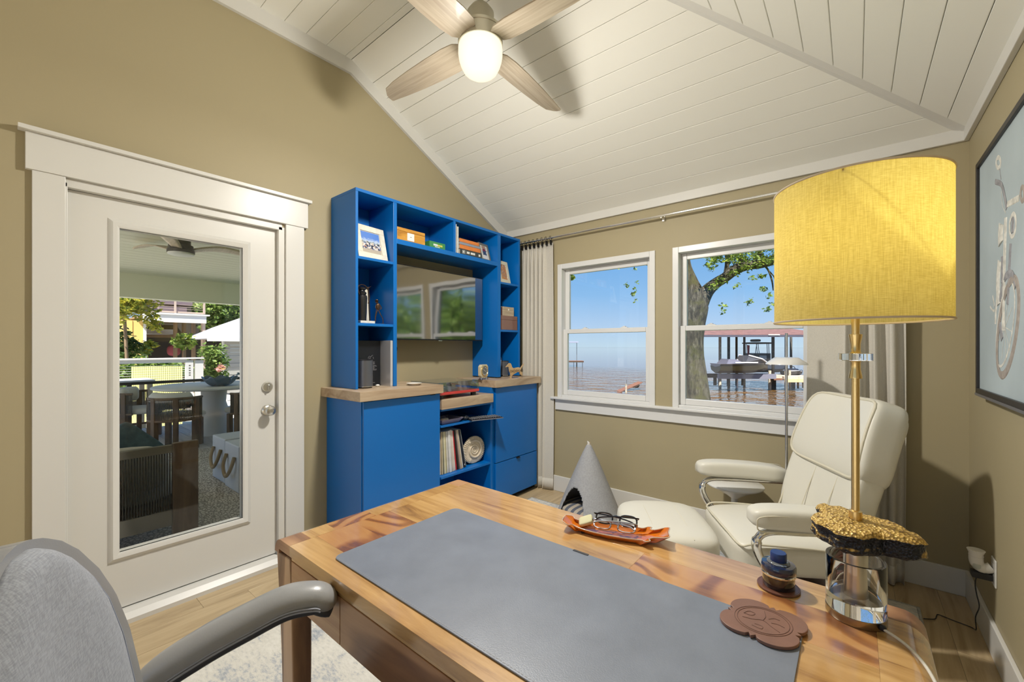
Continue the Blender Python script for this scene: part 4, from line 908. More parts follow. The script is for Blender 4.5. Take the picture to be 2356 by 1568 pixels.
# orange ceramic tray with glasses
tray = thing('ceramic_tray', 'long orange ceramic tray with curled white-tipped ends', 'tray', (-.570, 1.172, DZ+.0008), R(18.5))
half = [(-.150, .012), (-.147, .024), (-.128, .034), (-.118, .022), (-.100, .026), (-.06, .036), (-.01, .043), (.05, .044), (.085, .040), (.100, .050), (.112, .046), (.108, .034), (.122, .026), (.150, .034), (.163, .030), (.160, .0)]
m_or = M('orange_glaze', (.60, .155, .010), .12, coat=.8); m_ow = M('glaze_white_edge', (.72, .58, .46), .15, coat=.6)
ring = half + [(x, -y) for x, y in half[::-1][1:]]
ringz = lambda x: .012 + .018*max(0, (abs(x)-.085)/.08)**1.3
N = len(ring); vs = []; fs = []
for s_, dz in ((.62, .004), (.86, .006), (1.0, .016)):
    for x, y in ring: vs.append((x*(s_ if s_ < 1 else 1)*.98 + 0, y*s_, dz + (ringz(x*s_) - .012)))
for x, y in ring: vs.append((x, y*1.05, .013 + (ringz(x) - .012)))
for x, y in ring: vs.append((x*.84, y*.84, .001 + (ringz(x*.84) - .012)))
for j_ in range(4):
    for i in range(N): fs.append((j_*N+i, j_*N+(i+1) % N, (j_+1)*N+(i+1) % N, (j_+1)*N+i))
fs += [tuple(range(N))[::-1], tuple(range(4*N, 5*N))]
MB().add(vs, fs).build('dish', m_or, tray, smooth=60)
MB().tube(spline([(x, y*1.02, .0155 + ringz(x) - .012) for x, y in ring], 3, True), .0016, 6, True).build('rim', m_ow, tray, smooth=60)
for x in (-.085, .085):
    for y in (-.02, .02): MB().cyl((x, y, 0), .006, .004, 10).build('foot', m_black, tray)
def specs(label, loc, rz, tilt, mat_f, folded=True):
    g = thing('eyeglasses', label, 'glasses', loc, rot=(R(tilt), 0, rz), group='glasses in the orange tray')
    for s_ in (-1, 1):
        pts = [(s_*(.010 + .050*(.5 - .5*math.cos(a))), 0, .002 + .017*math.sin(a)*(1.05 if math.sin(a) > 0 else .95)) for a in [2*PI*k/28 for k in range(28)]]
        pts = [(s_*(.036 + .025*(abs(math.cos(a))**.7)*(1 if math.cos(a) > 0 else -1)), 0, .018 + .016*(abs(math.sin(a))**.75)*(1 if math.sin(a) > 0 else -1)) for a in [2*PI*k/28 for k in range(28)]]
        MB().tube(pts, .0026, 6, True).build('rim', mat_f, g, smooth=60)
        MB().add(pts, [tuple(range(28))]).build('lens', GLASS('lens_glass', (.92, .94, .96), .2), g)
        y1 = -.006 - .004*(s_ > 0)
        MB().tube(spline([(s_*.062, 0, .026), (s_*.066, -.004, .027), (s_*.060, y1-.004, .026), (0, y1-.006, .022), (-s_*.045, y1-.006, .014), (-s_*.060, y1-.006, .004)], 6), .0021, 6, flat=.6).build('temple', mat_f, g, smooth=60)
        MB().tube([(s_*.012, -.001, .012), (s_*.009, -.005, .009)], [.001, .002], 6).build('nose_pad', GLASS('lens_glass'), g)
    MB().tube(spline([(-.011, 0, .026), (0, .001, .029), (.011, 0, .026)], 5), .0021, 6).build('bridge', mat_f, g, smooth=60)
    return g
mg1 = M('glasses_black', (.012, .014, .022), .2, coat=.5); mg2 = M('glasses_silver', (.40, .42, .48), .2, .9)
specs('black folded eyeglasses lying on top in the orange tray', (-.565, 1.186, DZ+.024), R(18), -38, mg1)
specs('silver folded eyeglasses lying below the black pair', (-.560, 1.160, DZ+.018), R(17), -66, mg2)
o = MB().rbox((0, 0, 0), (.022, .020, .006), 6, 5).build('lens_cloth', M('cloth_pale_yellow', (.58, .56, .36), .8), None, smooth=60, loc=(-.652, 1.158, DZ+.026), rot=(R(14), R(-22), R(25))); tag(o, 'pale yellow folded lens cloth in the orange tray', 'cloth')
# ================================================================ rug
rug = thing('area_rug', 'distressed ivory rug with blue-grey flecks under the desk', 'rug', (-.975, 1.42, .0008))
m, nt, b = new_mat('rug_distressed'); MATS['rug'] = m
na = nd(nt, 'ShaderNodeTexNoise', {'Vector': coords(nt), 'Scale': 5.0, 'Detail': 8.0, 'Roughness': .7}); nb = nd(nt, 'ShaderNodeTexNoise', {'Vector': coords(nt, (1, 2.2, 1)), 'Scale': 38.0, 'Detail': 6.0, 'Roughness': .75})
mlt = nd(nt, 'ShaderNodeMath', {0: na.outputs[0], 1: nb.outputs[0]}, operation='MULTIPLY')
nt.links.new(ramp(nt, mlt.outputs[0], [(.13, (.26, .29, .33)), (.19, (.44, .45, .46)), (.24, (.60, .58, .52)), (.36, (.68, .66, .60))]), b.inputs['Base Color'])
b.inputs['Roughness'].default_value = .95; nc = nd(nt, 'ShaderNodeTexNoise', {'Vector': coords(nt), 'Scale': 600.0}); bump(nt, b, nc.outputs[0], .5, .003)
bx('pile', (-1.215, -1.52, 0, 1.215, 1.52, .008), m, rug, .002)
mb_ = WEAVE('rug_binding', (.22, .22, .20, 1), (.45, .44, .40, 1), 300)
for b_ in ((-1.228, -1.533, 0, -1.2155, 1.533, .0085), (1.2155, -1.533, 0, 1.228, 1.533, .0085), (-1.2155, 1.5205, 0, 1.2155, 1.533, .0085), (-1.2155, -1.533, 0, 1.2155, -1.5205, .0085)): bx('binding', b_, mb_, rug, .002)

# ================================================================ curtains and rod
rod = thing('curtain_rod', 'slim chrome curtain rod above both windows', 'curtain rod', (-1.15, 3.200, 2.331))
MB().tube([(-1.50, 0, 0), (1.45, 0, 0)], .009, 12).build('rod', m_chrome, rod, smooth=60)
for x in (-1.46, .0, 1.40):
    br = MB(); br.box(x-.008, .010, -.014, x+.008, .0595, .004); br.box(x-.012, .052, -.030, x+.012, .0595, .022); br.tube([(x, -.003, -.012), (x, .012, -.013)], .008, 8); br.build('bracket', m_nickel, rod, bevel=.002)
for x in (-1.505, 1.455): MB().rbox((x, 0, 0), (.012, .013, .013), 3, 5).build('finial', m_chrome, rod, smooth=60)
def curtain(label, x0, x1, y, ztop, folds, lead, flip, rings):
    """folds between x0 and x1; the lead (flat) panel is on the window side"""
    cx = (x0+x1)/2; t = thing('curtain', label, 'curtain', (cx, y, 0), group='linen curtains')
    W = x1-x0; nu, nv = 150, 24; AMP = .026 if y > 3.2 else .032
    def f(u, v):
        s = u if not flip else 1-u
        z = .006 + (ztop-.006)*v; k = min(1, max(0, s/(1-lead)))
        amp = (AMP if s < 1-lead else AMP*max(0, 1-(s-(1-lead))/lead*1.1)) * (.75 + .25*(1-v)) * (.30 + .70*min(1, (1-v)/.10 + .15))
        ph = folds*2*PI*(k**1.05)
        yy = amp*math.sin(ph + .5*math.sin(v*3 + k*4)) + .006*math.sin(7*u + 3*v)
        sp = 1 + .05*(1-v)*math.sin(3*v)
        x = (u-.5)*W*sp + .004*math.sin(ph*2 + v*2)
        return (x, yy, z)
    o = MB().grid(f, nu, nv).build('panel', m_curtain, t, smooth=180, fix=False)
    sd = o.modifiers.new('solid', 'SOLIDIFY'); sd.thickness = .0025
    hm = MB().grid(lambda u, v: (lambda p: (p[0], p[1]-.002, p[2]))(f(u, v*.045)), nu, 2).build('hem', m_curtain, t, smooth=180, fix=False); sd = hm.modifiers.new('solid', 'SOLIDIFY'); sd.thickness = .0015
    for k in range(rings):
        x = -W/2 + .012 + (W-.024)*k/(rings-1)
        r_ = MB().tube([(x, .019*math.cos(2*PI*i/20) , .019*math.sin(2*PI*i/20)+2.329) for i in range(20)], .0022, 6, True); r_.v = [(a, b_ + (3.200-y), c) for a, b_, c in r_.v]
        rg = r_.build('ring', M('ring_black_metal', (.04, .04, .045), .35, .8), t, smooth=60)
        MB().box(x-.004, min(0, 3.200-y)-.003, ztop-.02, x+.004, max(0, 3.200-y)+.003, 2.312).build('clip', m_black, rg)
    return t
curtain('cream linen curtain hanging beside the blue cabinets', -2.525, -2.160, 3.224, 2.290, 6.0, .24, False, 8)
curtain('cream linen curtain hanging behind the white recliner', -.232, .208, 3.170, 2.290, 4.0, .40, True, 8)

# ================================================================ recliner and ottoman
RF = R(212)
def xz_tube(pts, r, n=8, flat=1.0): return MB().tube(pts, r, n, flat=flat)
m_maple = WOOD('dark_cherry', [(.3, (.075, .020, .012, 1)), (.7, (.16, .05, .028, 1))], (6, 6, 3), .35, .3)
rec = thing('recliner', 'cream leather recliner with padded headrest and curved chrome arm supports', 'recliner', (-.292, 2.572, .0098), RF)
lean = Matrix.Translation((-.300, 0, .66)) @ Matrix.Rotation(R(-19), 4, 'Y')
def seat_fn(x, y, z):
    if z > 0: z += .018*math.sin(max(0, (x+.27)/.54)*PI*.9) - .012*(abs(y)/.27)**2
    return (x, y, z)
MB().rbox((.045, 0, .325), (.285, .272, .082), 6, 12, seat_fn).build('seat', m_cream, rec, smooth=70)
def back_fn(x, y, z):
    w_ = 1 - .10*max(0, z/.36); return (x + .05*(y/.27)**2 + .02*math.cos(z/.36*2.2), y*w_, z)
bk = xf(MB().rbox((0, 0, 0), (.068, .285, .365), 7, 14, back_fn), lean).build('backrest', m_cream, rec, smooth=70)
def head_fn(x, y, z):
    w_ = 1 - .09*(z/.2); return (x + .045*(y/.27)**2 + (.014 if x > 0 else 0)*math.cos(z/.2*1.5), y*w_, z)
hd = xf(MB().rbox((.030, 0, .200), (.086, .282, .205), 6, 12, head_fn), lean).build('headrest', m_cream, rec, smooth=70)
def loop(yw, zw, k=8, n=72):
    pts = []
    for i in range(n):
        a = 2*PI*i/n; c, s = math.cos(a), math.sin(a); L = (abs(c)**k + abs(s)**k)**(1/k); y, z = yw*c/L, zw*s/L
        x = .030 + .086*max(.0, 1 - abs(y/.282)**6 - abs(z/.205)**6)**(1/6)
        pts.append(lean @ (Vector(head_fn(x-.030, y, z)) + Vector((.031, 0, .200))))
    return pts
MB().tube(loop(.262, .188), .0065, 8, True).build('piping', m_pipe, hd, smooth=60)
for y in (-.092, .092): xf(MB().tube([(.088 + .05*(y/.27)**2 - .006*abs(k-5)*.1, y*(1-.04*k/10), -.33 + .40*k/10) for k in range(11)], .0022, 6), lean).build('seam', m_pipe, bk)
for s_ in (-1, 1): xf(MB().tube([(.058 + .05, s_*.255*(1 - .10*max(0, (-.33+.68*k/14)/.36)), -.33 + .68*k/14) for k in range(15)], .005, 8), lean).build('piping', m_pipe, bk, smooth=60)
sp = spline([(.30, -.24, .385), (.322, -.12, .405), (.326, 0, .41), (.322, .12, .405), (.30, .24, .385), (.24, .266, .402), (.0, .268, .395), (-.2, .262, .375)], 6)
for s_ in (1, -1): MB().tube([(p.x, p.y*s_, p.z) for p in sp[24:]], .005, 8).build('piping', m_pipe, rec, smooth=60)
MB().tube(sp[:25], .005, 8).build('piping', m_pipe, rec, smooth=60)
for s_ in (-1, 1):
    def arm_fn(x, y, z): return (x, y, z + .045*x + .012*math.cos(x*5) - .02*(x < -.1)*(x+.1)**2*10)
    ar = MB().rbox((.055, s_*.372, .562), (.262, .062, .047), 4.5, 10, arm_fn).build('armrest', m_cream, rec, smooth=70)
    MB().tube([(.055 + .252*math.copysign(abs(math.cos(a))**.4, math.cos(a)), s_*(.372+.058), .562 + .038*math.copysign(abs(math.sin(a))**.4, math.sin(a))) for a in [2*PI*k/48 for k in range(48)]], .003, 6, True).build('piping', m_pipe, ar, smooth=60)
    pth = spline([(-.17, s_*.372, .505), (.10, s_*.372, .512), (.235, s_*.372, .508), (.283, s_*.372, .470), (.275, s_*.370, .405), (.215, s_*.360, .315), (.12, s_*.345, .225), (.02, s_*.32, .165)], 7)
    MB().tube(pth, [.012]*7 + [.014]*14 + [.019]*14 + [.016]*(len(pth)-35), 10, flat=1.5, up=(0, 1, 0)).build('arm_support', m_chrome, rec, smooth=60)
    MB().tube([(-.20, s_*.315, .46), (-.15, s_*.315, .30), (-.02, s_*.30, .15)], .024, 8, flat=.6).build('side_rail', m_maple, rec, smooth=60)
MB().cyl((0, 0, .10), .045, .16, 20).build('column', m_black, rec, smooth=40)
MB().box(-.18, -.30, .125, .20, .30, .165).build('underframe', m_maple, rec, bevel=.006)
MB().tube([(.30*math.cos(2*PI*k/48), .30*math.sin(2*PI*k/48), .020) for k in range(48)], .0195, 8, True).build('base_ring', m_maple, rec, smooth=60)
for a in (45, 135, 225, 315): MB().tube(spline([(0, 0, .11), (.14*math.cos(R(a)), .14*math.sin(R(a)), .09), (.30*math.cos(R(a)), .30*math.sin(R(a)), .03)], 5), .018, 8).build('base_arm', m_maple, rec, smooth=60)
fw_ = Vector((math.cos(RF), math.sin(RF), 0))
ot = thing('ottoman', 'cream leather ottoman in front of the recliner', 'ottoman', Vector((-.292, 2.572, .0098)) + fw_*.595, RF)
def ott_fn(x, y, z):
    if z > 0: z += .016*math.cos(x*5)
    return (x, y, z)
oc = MB().rbox((0, 0, .325), (.232, .268, .078), 4.5, 12, ott_fn).build('cushion', m_cream, ot, smooth=70)
for x in (-.085, .085): MB().tube([(x, -.25 + .5*k/16, .4045 + .013*math.cos(x*5) - .018*(abs(-.25+.5*k/16)/.25)**4) for k in range(17)], .0020, 6).build('seam', m_pipe, oc)
MB().tube([(.225*math.copysign(abs(math.cos(a))**.45, math.cos(a)), .262*math.copysign(abs(math.sin(a))**.45, math.sin(a)), .366) for a in [2*PI*k/64 for k in range(64)]], .005, 8, True).build('piping', m_pipe, oc, smooth=60)
MB().cyl((0, 0, .10), .04, .15, 20).build('column', m_black, ot); MB().tube([(.20*math.cos(2*PI*k/40), .20*math.sin(2*PI*k/40), .018) for k in range(40)], .0175, 8, True).build('base_ring', m_maple, ot, smooth=60)
for a in (0, 90, 180, 270): MB().tube(spline([(0, 0, .11), (.10*math.cos(R(a)), .10*math.sin(R(a)), .085), (.20*math.cos(R(a)), .20*math.sin(R(a)), .026)], 5), .015, 8).build('base_arm', m_maple, ot, smooth=60)

# side table and floor lamp behind the recliner
m_wp = M('white_lacquer', (.72, .72, .70), .25, coat=.4)
t = thing('side_table', 'round white pedestal side table behind the recliner arm', 'table', (-.618, 3.068, .0005))
MB().lathe([(0, .412), (.165, .412), (.172, .418), (.172, .424), (.166, .428), (0, .428)], 40).build('table_top', m_wp, t, smooth=40)
MB().lathe([(.020, .0), (.020, .33), (.05, .352), (.150, .4115), (0, .4115)], 36).build('pedestal', m_wp, t, smooth=50); MB().lathe([(0, 0), (.10, 0), (.10, .006), (.05, .02), (.022, .05), (0, .05)], 36).build('foot', m_wp, t, smooth=40)
t = thing('floor_lamp', 'slender chrome floor lamp with a shallow white shade before the window', 'lamp', (-.318, 2.965, .0005))
MB().lathe([(0, 0), (.11, 0), (.11, .012), (.02, .02), (0, .02)], 36).build('base', m_chrome, t, smooth=40); MB().tube([(0, 0, .02), (0, 0, 1.41)], .0075, 12).build('pole', M('lamp_chrome', (.60, .60, .60), .22, 1), t, smooth=60)
MB().lathe([(.052, 1.266), (.060, 1.266), (.105, 1.232), (.108, 1.224), (.100, 1.226), (.052, 1.260)], 40, cap=False).build('shade', m_wp, t, smooth=40); MB().lathe([(0, 1.262), (.055, 1.262), (.055, 1.266), (.0, 1.268)], 30).build('shade_cap', m_wp, t, smooth=40)

# ================================================================ felt cat cave
cat = thing('cat_cave', 'grey felt cone pet cave with an arched opening by the window wall', 'pet bed', (-1.632, 2.945, .0095), R(-101))
m_felt = M('grey_felt', (.34, .345, .36), .95, var=.10, vscale=90, bmp=.4, bscale=500)
HC, RB = .545, .255
def cone(u, v):
    a = 2*PI*u; r_ = RB*(1-v)**.92 + .016*v; z = HC*v; return (r_*math.cos(a)*1.0, r_*math.sin(a)*.98, z)
nu, nv = 120, 44; g = MB().grid(cone, nu, nv, True); keep = []
for f in g.f:
    c = sum((Vector(g.v[i]) for i in f), Vector())/4; a = math.atan2(c.y, c.x); arc = a*.20
    z = c.z; inside = abs(arc) < .098*math.sqrt(max(0, 1-(max(0, z-.10)/.135)**2)) and .03 < z < .236
    if not inside: keep.append(f)
g.f = keep
o = g.build('shell', m_felt, cat, smooth=60, fix=False); sd = o.modifiers.new('solid', 'SOLIDIFY'); sd.thickness = .006; sd.offset = -1
tip = MB(); tip.tube([(0, 0, HC-.005), (.004, .004, HC+.012), (.012, -.004, HC+.030)], [.016, .011, .003], 8); tip.build('peak', M('felt_tip_white', (.6, .58, .55), .9), cat); MB().tube([(0, 0, HC+.004), (.002, .014, HC+.022)], [.008, .003], 6).build('peak_tag', M('felt_tip_tan', (.55, .40, .25), .9), cat)
m, nt, b = new_mat('striped_cushion'); wv = nd(nt, 'ShaderNodeTexWave', {'Vector': coords(nt), 'Scale': 5.2, 'Distortion': .6}, bands_direction='Y'); nt.links.new(ramp(nt, wv.outputs[0], [(.45, (.10, .11, .14)), (.52, (.42, .37, .30))]), b.inputs['Base Color']); b.inputs['Roughness'].default_value = .95
MB().rbox((0, 0, .045), (.20, .20, .04), 3, 8).build('cushion', m, cat, smooth=70)

# ================================================================ office chair
OC = thing('office_chair', 'grey leather office chair with padded curved arms at the desk', 'office chair', (-.856, .182, .0098), R(-26))
m_lg = M('chair_grey_leather', (.30, .305, .315), .30, bmp=.08, bscale=300, coat=.2, coatr=.2)
m_lgd = M('chair_dark_leather', (.045, .048, .060), .4); m_cf = WEAVE('chair_fabric', (.24, .26, .30, 1), (.35, .375, .43, 1), 520, .9, .3)
def hw_at(z):      # half width of the back at height z
    T_ = [(.46, .17), (.55, .192), (.66, .198), (.78, .190), (.86, .174), (.92, .150), (.97, .118), (1.0, .088), (1.02, .055), (1.03, .025), (1.033, .002)]
    if z <= T_[0][0]: return T_[0][1]
    for (a, wa), (b_, wb) in zip(T_, T_[1:]):
        if z <= b_: return wa + (wb-wa)*(z-a)/(b_-a)
    return .002
yb = lambda x, z: -.125 - .13*(z-.55) + .9*x*x
def back_front(u, v, inset=0.0, off=0.0):
    z0, z1 = .47 + inset, 1.033 - inset; z = z0 + (z1-z0)*(1-(1-v)**1.8); x = (2*u-1)*max(.001, hw_at(z + inset*.55*max(0, (z-.86)/.12)) - inset)
    return (x, yb(x, z) + off, z)
fr = MB().grid(lambda u, v: back_front(u, v), 30, 34); shell = fr.build('back_shell', m_lg, OC, smooth=180, fix=False)
sd = shell.modifiers.new('solid', 'SOLIDIFY'); sd.thickness = .055; sd.offset = 1; bv = shell.modifiers.new('bevel', 'BEVEL'); bv.width = .022; bv.segments = 4; bv.limit_method = 'ANGLE'; bv.angle_limit = R(60)
fp = MB().grid(lambda u, v: (lambda p: (p[0], p[1] + .022*(1-(2*u-1)**4)*(1-(2*v-1)**6), p[2]))(back_front(u, v, .024, -.004)), 26, 30); fb = fp.build('back_panel', m_cf, shell, smooth=180, fix=False); sd = fb.modifiers.new('solid', 'SOLIDIFY'); sd.thickness = .01; sd.offset = -1
edge = [back_front(1, k/40, .024, .004) for k in range(41)]; edge2 = [back_front(0, k/40, .024, .004) for k in range(41)]
MB().tube(edge + edge2[::-1], .0035, 6).build('piping', M('chair_piping', (.22, .25, .32), .4), shell, smooth=60)
MB().rbox((0, .12, .47), (.245, .25, .05), 4, 10).build('seat', m_lg, OC, smooth=70)
for s_ in (-1, 1):
    pth = spline([(s_*.250, -.155, .56), (s_*.262, -.105, .625), (s_*.268, -.02, .668), (s_*.270, .07, .700), (s_*.268, .14, .722), (s_*.264, .195, .722), (s_*.262, .212, .716)], 7); n = len(pth)
    rad = [.040 + .007*math.sin(PI*min(1, k/n*1.15)) for k in range(n)]; dr = (pth[-1] - pth[-3]).normalized(); e0 = pth[-1]; r0 = rad[-1]
    for kx, kr in ((.010, .97), (.020, .88), (.028, .74), (.034, .54), (.038, .28), (.0395, .05)): pth.append(e0 + dr*kx); rad.append(r0*kr)
    n = len(pth)
    a = MB().tube(pth, rad, 16, flat=.72, up=(0, 0, 1)).build('arm_pad', m_lg, OC, smooth=60)
    for dz in (-.012, -.006):
        MB().tube([(p.x + .9*(-s_)*0 + (.045 if s_ < 0 else -.045)*1, p.y, p.z + dz) for k, p in enumerate(pth[4:-7])], .0016, 5).build('stitch_line', M('chair_thread', (.36, .38, .46), .6), a)
    low = [(p.x, p.y, p.z - .020) for p in pth[2:-3]]
    MB().tube(low, [r_*.86 for r_ in rad[2:-3]], 14, flat=.5, up=(0, 0, 1)).build('arm_base', m_lgd, a, smooth=60)
    MB().tube(spline([(s_*.262, -.08, .610), (s_*.265, -.06, .55), (s_*.25, .0, .49), (s_*.20, .06, .44)], 6), .016, 8, flat=.6).build('arm_bracket', M('chair_bracket', (.05, .05, .055), .35, .6), OC, smooth=60)
MB().cyl((0, .12, .10), .028, .32, 18).build('gas_column', m_black, OC); MB().box(-.10, .0, .40, .10, .24, .425).build('seat_plate', m_black, OC)
for k in range(5):
    a = R(72*k + 10); e = Vector((.29*math.cos(a), .12 + .29*math.sin(a), .07))
    lg = MB().tube([(0, .12, .12), e], [.028, .018], 8, flat=.7).build('base_leg', m_chrome, OC, smooth=60)
    MB().lathe([(0, -.02), (.028, -.02), (.030, -.012), (.030, .012), (.028, .02), (0, .02)], 18, m=Matrix.Translation((e.x, e.y, .0305)) @ Matrix.Rotation(a, 4, 'Z') @ Matrix.Rotation(R(90), 4, 'X')).build('caster', m_black, lg, smooth=40)

# ================================================================ painting on the right wall
PXF = .430
art = thing('painting', 'framed painting of a silver motorcycle seen from the front on pale blue', 'painting', (.467, 2.30, 1.64))
AY0, AY1, AZ0, AZ1 = 1.72, 2.862, 1.118, 2.170
def ap(name, b_, mat, par=art, bev=.001): return bx(name, (b_[0]-.467, b_[1]-2.30, b_[2]-1.64, b_[3]-.467, b_[4]-2.30, b_[5]-1.64), mat, par, bev)
m_af = M('art_frame_black', (.022, .02, .02), .4); m_ag = M('art_frame_edge', (.16, .16, .175), .35, .3)
fw = .022
for b_ in ((PXF, AY0, AZ0, .4665, AY0+fw, AZ1), (PXF, AY1-fw, AZ0, .4665, AY1, AZ1), (PXF, AY0+fw, AZ0, .4665, AY1-fw, AZ0+fw), (PXF, AY0+fw, AZ1-fw, .4665, AY1-fw, AZ1)): ap('frame', b_, m_af)
ap('frame_edge', (PXF-.002, AY0-.004, AZ0-.012, .4662, AY1+.004, AZ0-.0005), m_ag)
m_cv = M('canvas_pale_blue', (.40, .47, .50), .6, var=.10, vscale=2.5, bmp=.1, bscale=400)
ap('canvas', (PXF+.010, AY0+fw, AZ0+fw, .4655, AY1-fw, AZ1-fw), m_cv, bev=0)
OA = Vector((.467, 2.30, 1.64)); AXP = PXF + .0095
def apt(u, v): return onx(u, v, AXP) - OA
m_s1 = M('paint_light_silver', (.62, .61, .56), .6, var=.25, vscale=40); m_s2 = M('paint_mid_grey', (.28, .28, .30), .6, var=.3, vscale=40); m_s3 = M('paint_brown_grey', (.34, .30, .27), .6, var=.2, vscale=40)
def stroke(name, pts, r, mat, closed=False):
    P = [apt(u, v) for u, v in pts]; P = spline(P, 5, closed) if len(P) > 2 else P
    mb = MB().tube(P, r, 6, closed); mb.v = [(min(x, AXP-.467+.0002)*1.0 if False else (x-(AXP-.467))*.12 + (AXP-.467), y, z) for x, y, z in mb.v]
    return mb.build(name, mat, art)
def ell(cu, cv, ru, rv, tilt, n=24):
    return [(cu + ru*math.cos(a)*math.cos(tilt) - rv*math.sin(a)*math.sin(tilt), cv + ru*math.cos(a)*math.sin(tilt) + rv*math.sin(a)*math.cos(tilt)) for a in [2*PI*k/n for k in range(n)]]
stroke('tyre', ell(2319, 752, 21, 112, R(7)), 0.0168, m_s3, True); stroke('wheel_rim', ell(2313, 745, 18, 98, R(7)), 0.0055, m_s1, True)
for k in range(10):
    a = 2*PI*k/10 + .2; stroke('spoke', [(2312, 752), (2313 + 17*math.cos(a), 745 + 92*math.sin(a))], 0.0020, m_s1)
stroke('fork', [(2314, 500), (2312, 560), (2310, 640), (2308, 760)], 0.0180, m_s1); stroke('fork', [(2325, 560), (2322, 620), (2318, 700)], 0.0144, m_s2)
stroke('fender', [(2300, 690), (2312, 640), (2328, 630), (2337, 660)], 0.0160, m_s2)
stroke('tank', [(2304, 515), (2302, 540), (2303, 560)], 0.0342, m_s1); stroke('headlight', ell(2330, 518, 7, 26, R(4)), 0.0090, m_s1, True); stroke('lens', [(2330, 500), (2330, 535)], 0.0150, m_s2)
stroke('handlebar', [(2290, 418), (2304, 425), (2312, 455), (2316, 480)], 0.0120, m_s2); stroke('handlebar', [(2318, 470), (2332, 462), (2345, 455)], 0.0120, m_s1)
stroke('cable', [(2304, 440), (2306, 470), (2314, 490)], 0.0022, m_s1); stroke('mirror', ell(2297, 374, 5, 12, 0), 0.0091, m_s1, True); stroke('mirror_stem', [(2300, 388), (2303, 412)], 0.0033, m_s2); stroke('mirror', ell(2352, 446, 4, 16, 0), 0.0091, m_s3, True)
stroke('engine', [(2300, 600), (2296, 650), (2298, 700)], 0.0252, m_s1); stroke('engine', [(2306, 590), (2306, 650)], 0.0180, m_s2); stroke('exhaust', [(2296, 660), (2291, 720), (2290, 745)], 0.0112, m_s1); stroke('foot_peg', [(2278, 705), (2286, 715), (2290, 710)], 0.0055, m_s1); stroke('foot_peg', [(2284, 680), (2288, 705)], 0.0055, m_s1); stroke('hub', [(2300, 745), (2306, 780)], 0.0180, m_s2)

# ================================================================ outlet, plug-in warmer, adapter and cord
t = thing('wall_outlet', 'white wall outlet plate low on the right wall', 'outlet', (.467, 2.725, .355)); bx('plate', (-.006, -.036, -.058, -.0004, .036, .058), m_white, t, .002)
for z in (.022, -.022): bx('socket', (-.008, -.014, z-.014, -.0062, .014, z+.014), M('socket_white', (.60, .59, .56), .4), t, .001)
t = thing('air_freshener', 'white plug-in air freshener with a flared round top', 'air freshener', (.430, 2.725, .377))
MB().tube(spline([(.028, 0, -.004), (.010, 0, -.016), (-.008, 0, -.012), (-.018, 0, .006), (-.019, 0, .030)], 6), [.020]*8 + [.022]*8 + [.023]*9, 20).build('body', M('warmer_white', (.66, .64, .59), .4), t, smooth=60)
MB().lathe([(.022, .030), (.024, .034), (.022, .040), (.029, .058), (.027, .059), (.0, .056)], 28, (-.019, 0, 0)).build('flared_top', MATS['warmer_white'], t, smooth=50); MB().rbox((-.018, -.012, -.006), (.014, .012, .014), 3, 6).build('bottle', GLASS('bottle_glass', (.8, .84, .82), .2), t, smooth=60)
t = thing('power_adapter', 'black plug adapter under the white air freshener', 'adapter', (.430, 2.725, .331)); bx('body', (-.034, -.020, -.014, .0285, .020, .012), m_black, t, .003)
cp = spline([(.412, 2.722, .316), (.410, 2.735, .28), (.414, 2.73, .235), (.420, 2.72, .19), (.412, 2.74, .13), (.420, 2.78, .06), (.430, 2.88, .012), (.417, 2.908, .0045), (.36, 2.925, .0045), (.318, 2.940, .0045), (.308, 2.915, .0045), (.297, 2.879, .0045), (.257, 2.850, .0045)], 7)
c = MB().tube(cp, .0022, 6).build('cord', m_black, t, smooth=60); c.location = (-.430, -2.725, -.331)
# ================================================================ outside: water side
def wbx(name, b, mat, parent, bevel=0):
    o = MB().box(*b).build(name, mat, parent, bevel=bevel)
    if parent and parent.type == 'EMPTY' and not parent.parent: o.location = -parent.location
    return o
def wmb(mb, name, mat, parent, **k):
    o = mb.build(name, mat, parent, **k)
    if parent: o.location = -parent.location
    return o
m_grass = M('lawn', (.09, .17, .03), .9, var=.4, vscale=3, bmp=.4, bscale=40)
g = MB(); g.slab([(-9.5, 3.5, -.55), (60, 3.5, -.55), (60, 12.2, -.75), (-9.5, 12.2, -.75)], (0, 0, -2.2)); struct('ground_shore', g, m_grass)
m_patio = M('pale_paving', (.58, .55, .49), .9, var=.15, vscale=2)  # paving made pale so sunlit ground bounces light under the porch and indoors
g = MB(); g.box(-90, -60, -1.2, -9.6, 11.5, -.62); struct('ground_yard', g, m_patio)
g = MB(); g.box(-9.6, -60, -1.2, 60, YF-.4, -.25); struct('ground_garden', g, m_patio)  # unseen ground outside the added windows, pale to bounce sun onto the ceiling
m, nt, b = new_mat('lake_water'); MATS['water'] = m
b.inputs['Base Color'].default_value = (.115, .060, .016, 1); b.inputs['Roughness'].default_value = .03; b.inputs['IOR'].default_value = 1.33; b.inputs['Specular IOR Level'].default_value = .6
w1 = nd(nt, 'ShaderNodeTexNoise', {'Vector': coords(nt, (1.0, 1.0, 1), rot=(0, 0, R(-39))), 'Scale': .5, 'Detail': 4.0, 'Roughness': .62}); 
ps = nt.nodes.new('ShaderNodeNewGeometry'); sy = nd(nt, 'ShaderNodeSeparateXYZ', {0: ps.outputs['Position']})
fade = nd(nt, 'ShaderNodeMapRange', {0: sy.outputs['Y'], 1: 30.0, 2: 70.0, 3: .9, 4: .0}); bp = nd(nt, 'ShaderNodeBump', {'Height': w1.outputs[0], 'Distance': 1.7, 'Strength': fade.outputs[0]}); nt.links.new(bp.outputs[0], b.inputs['Normal'])
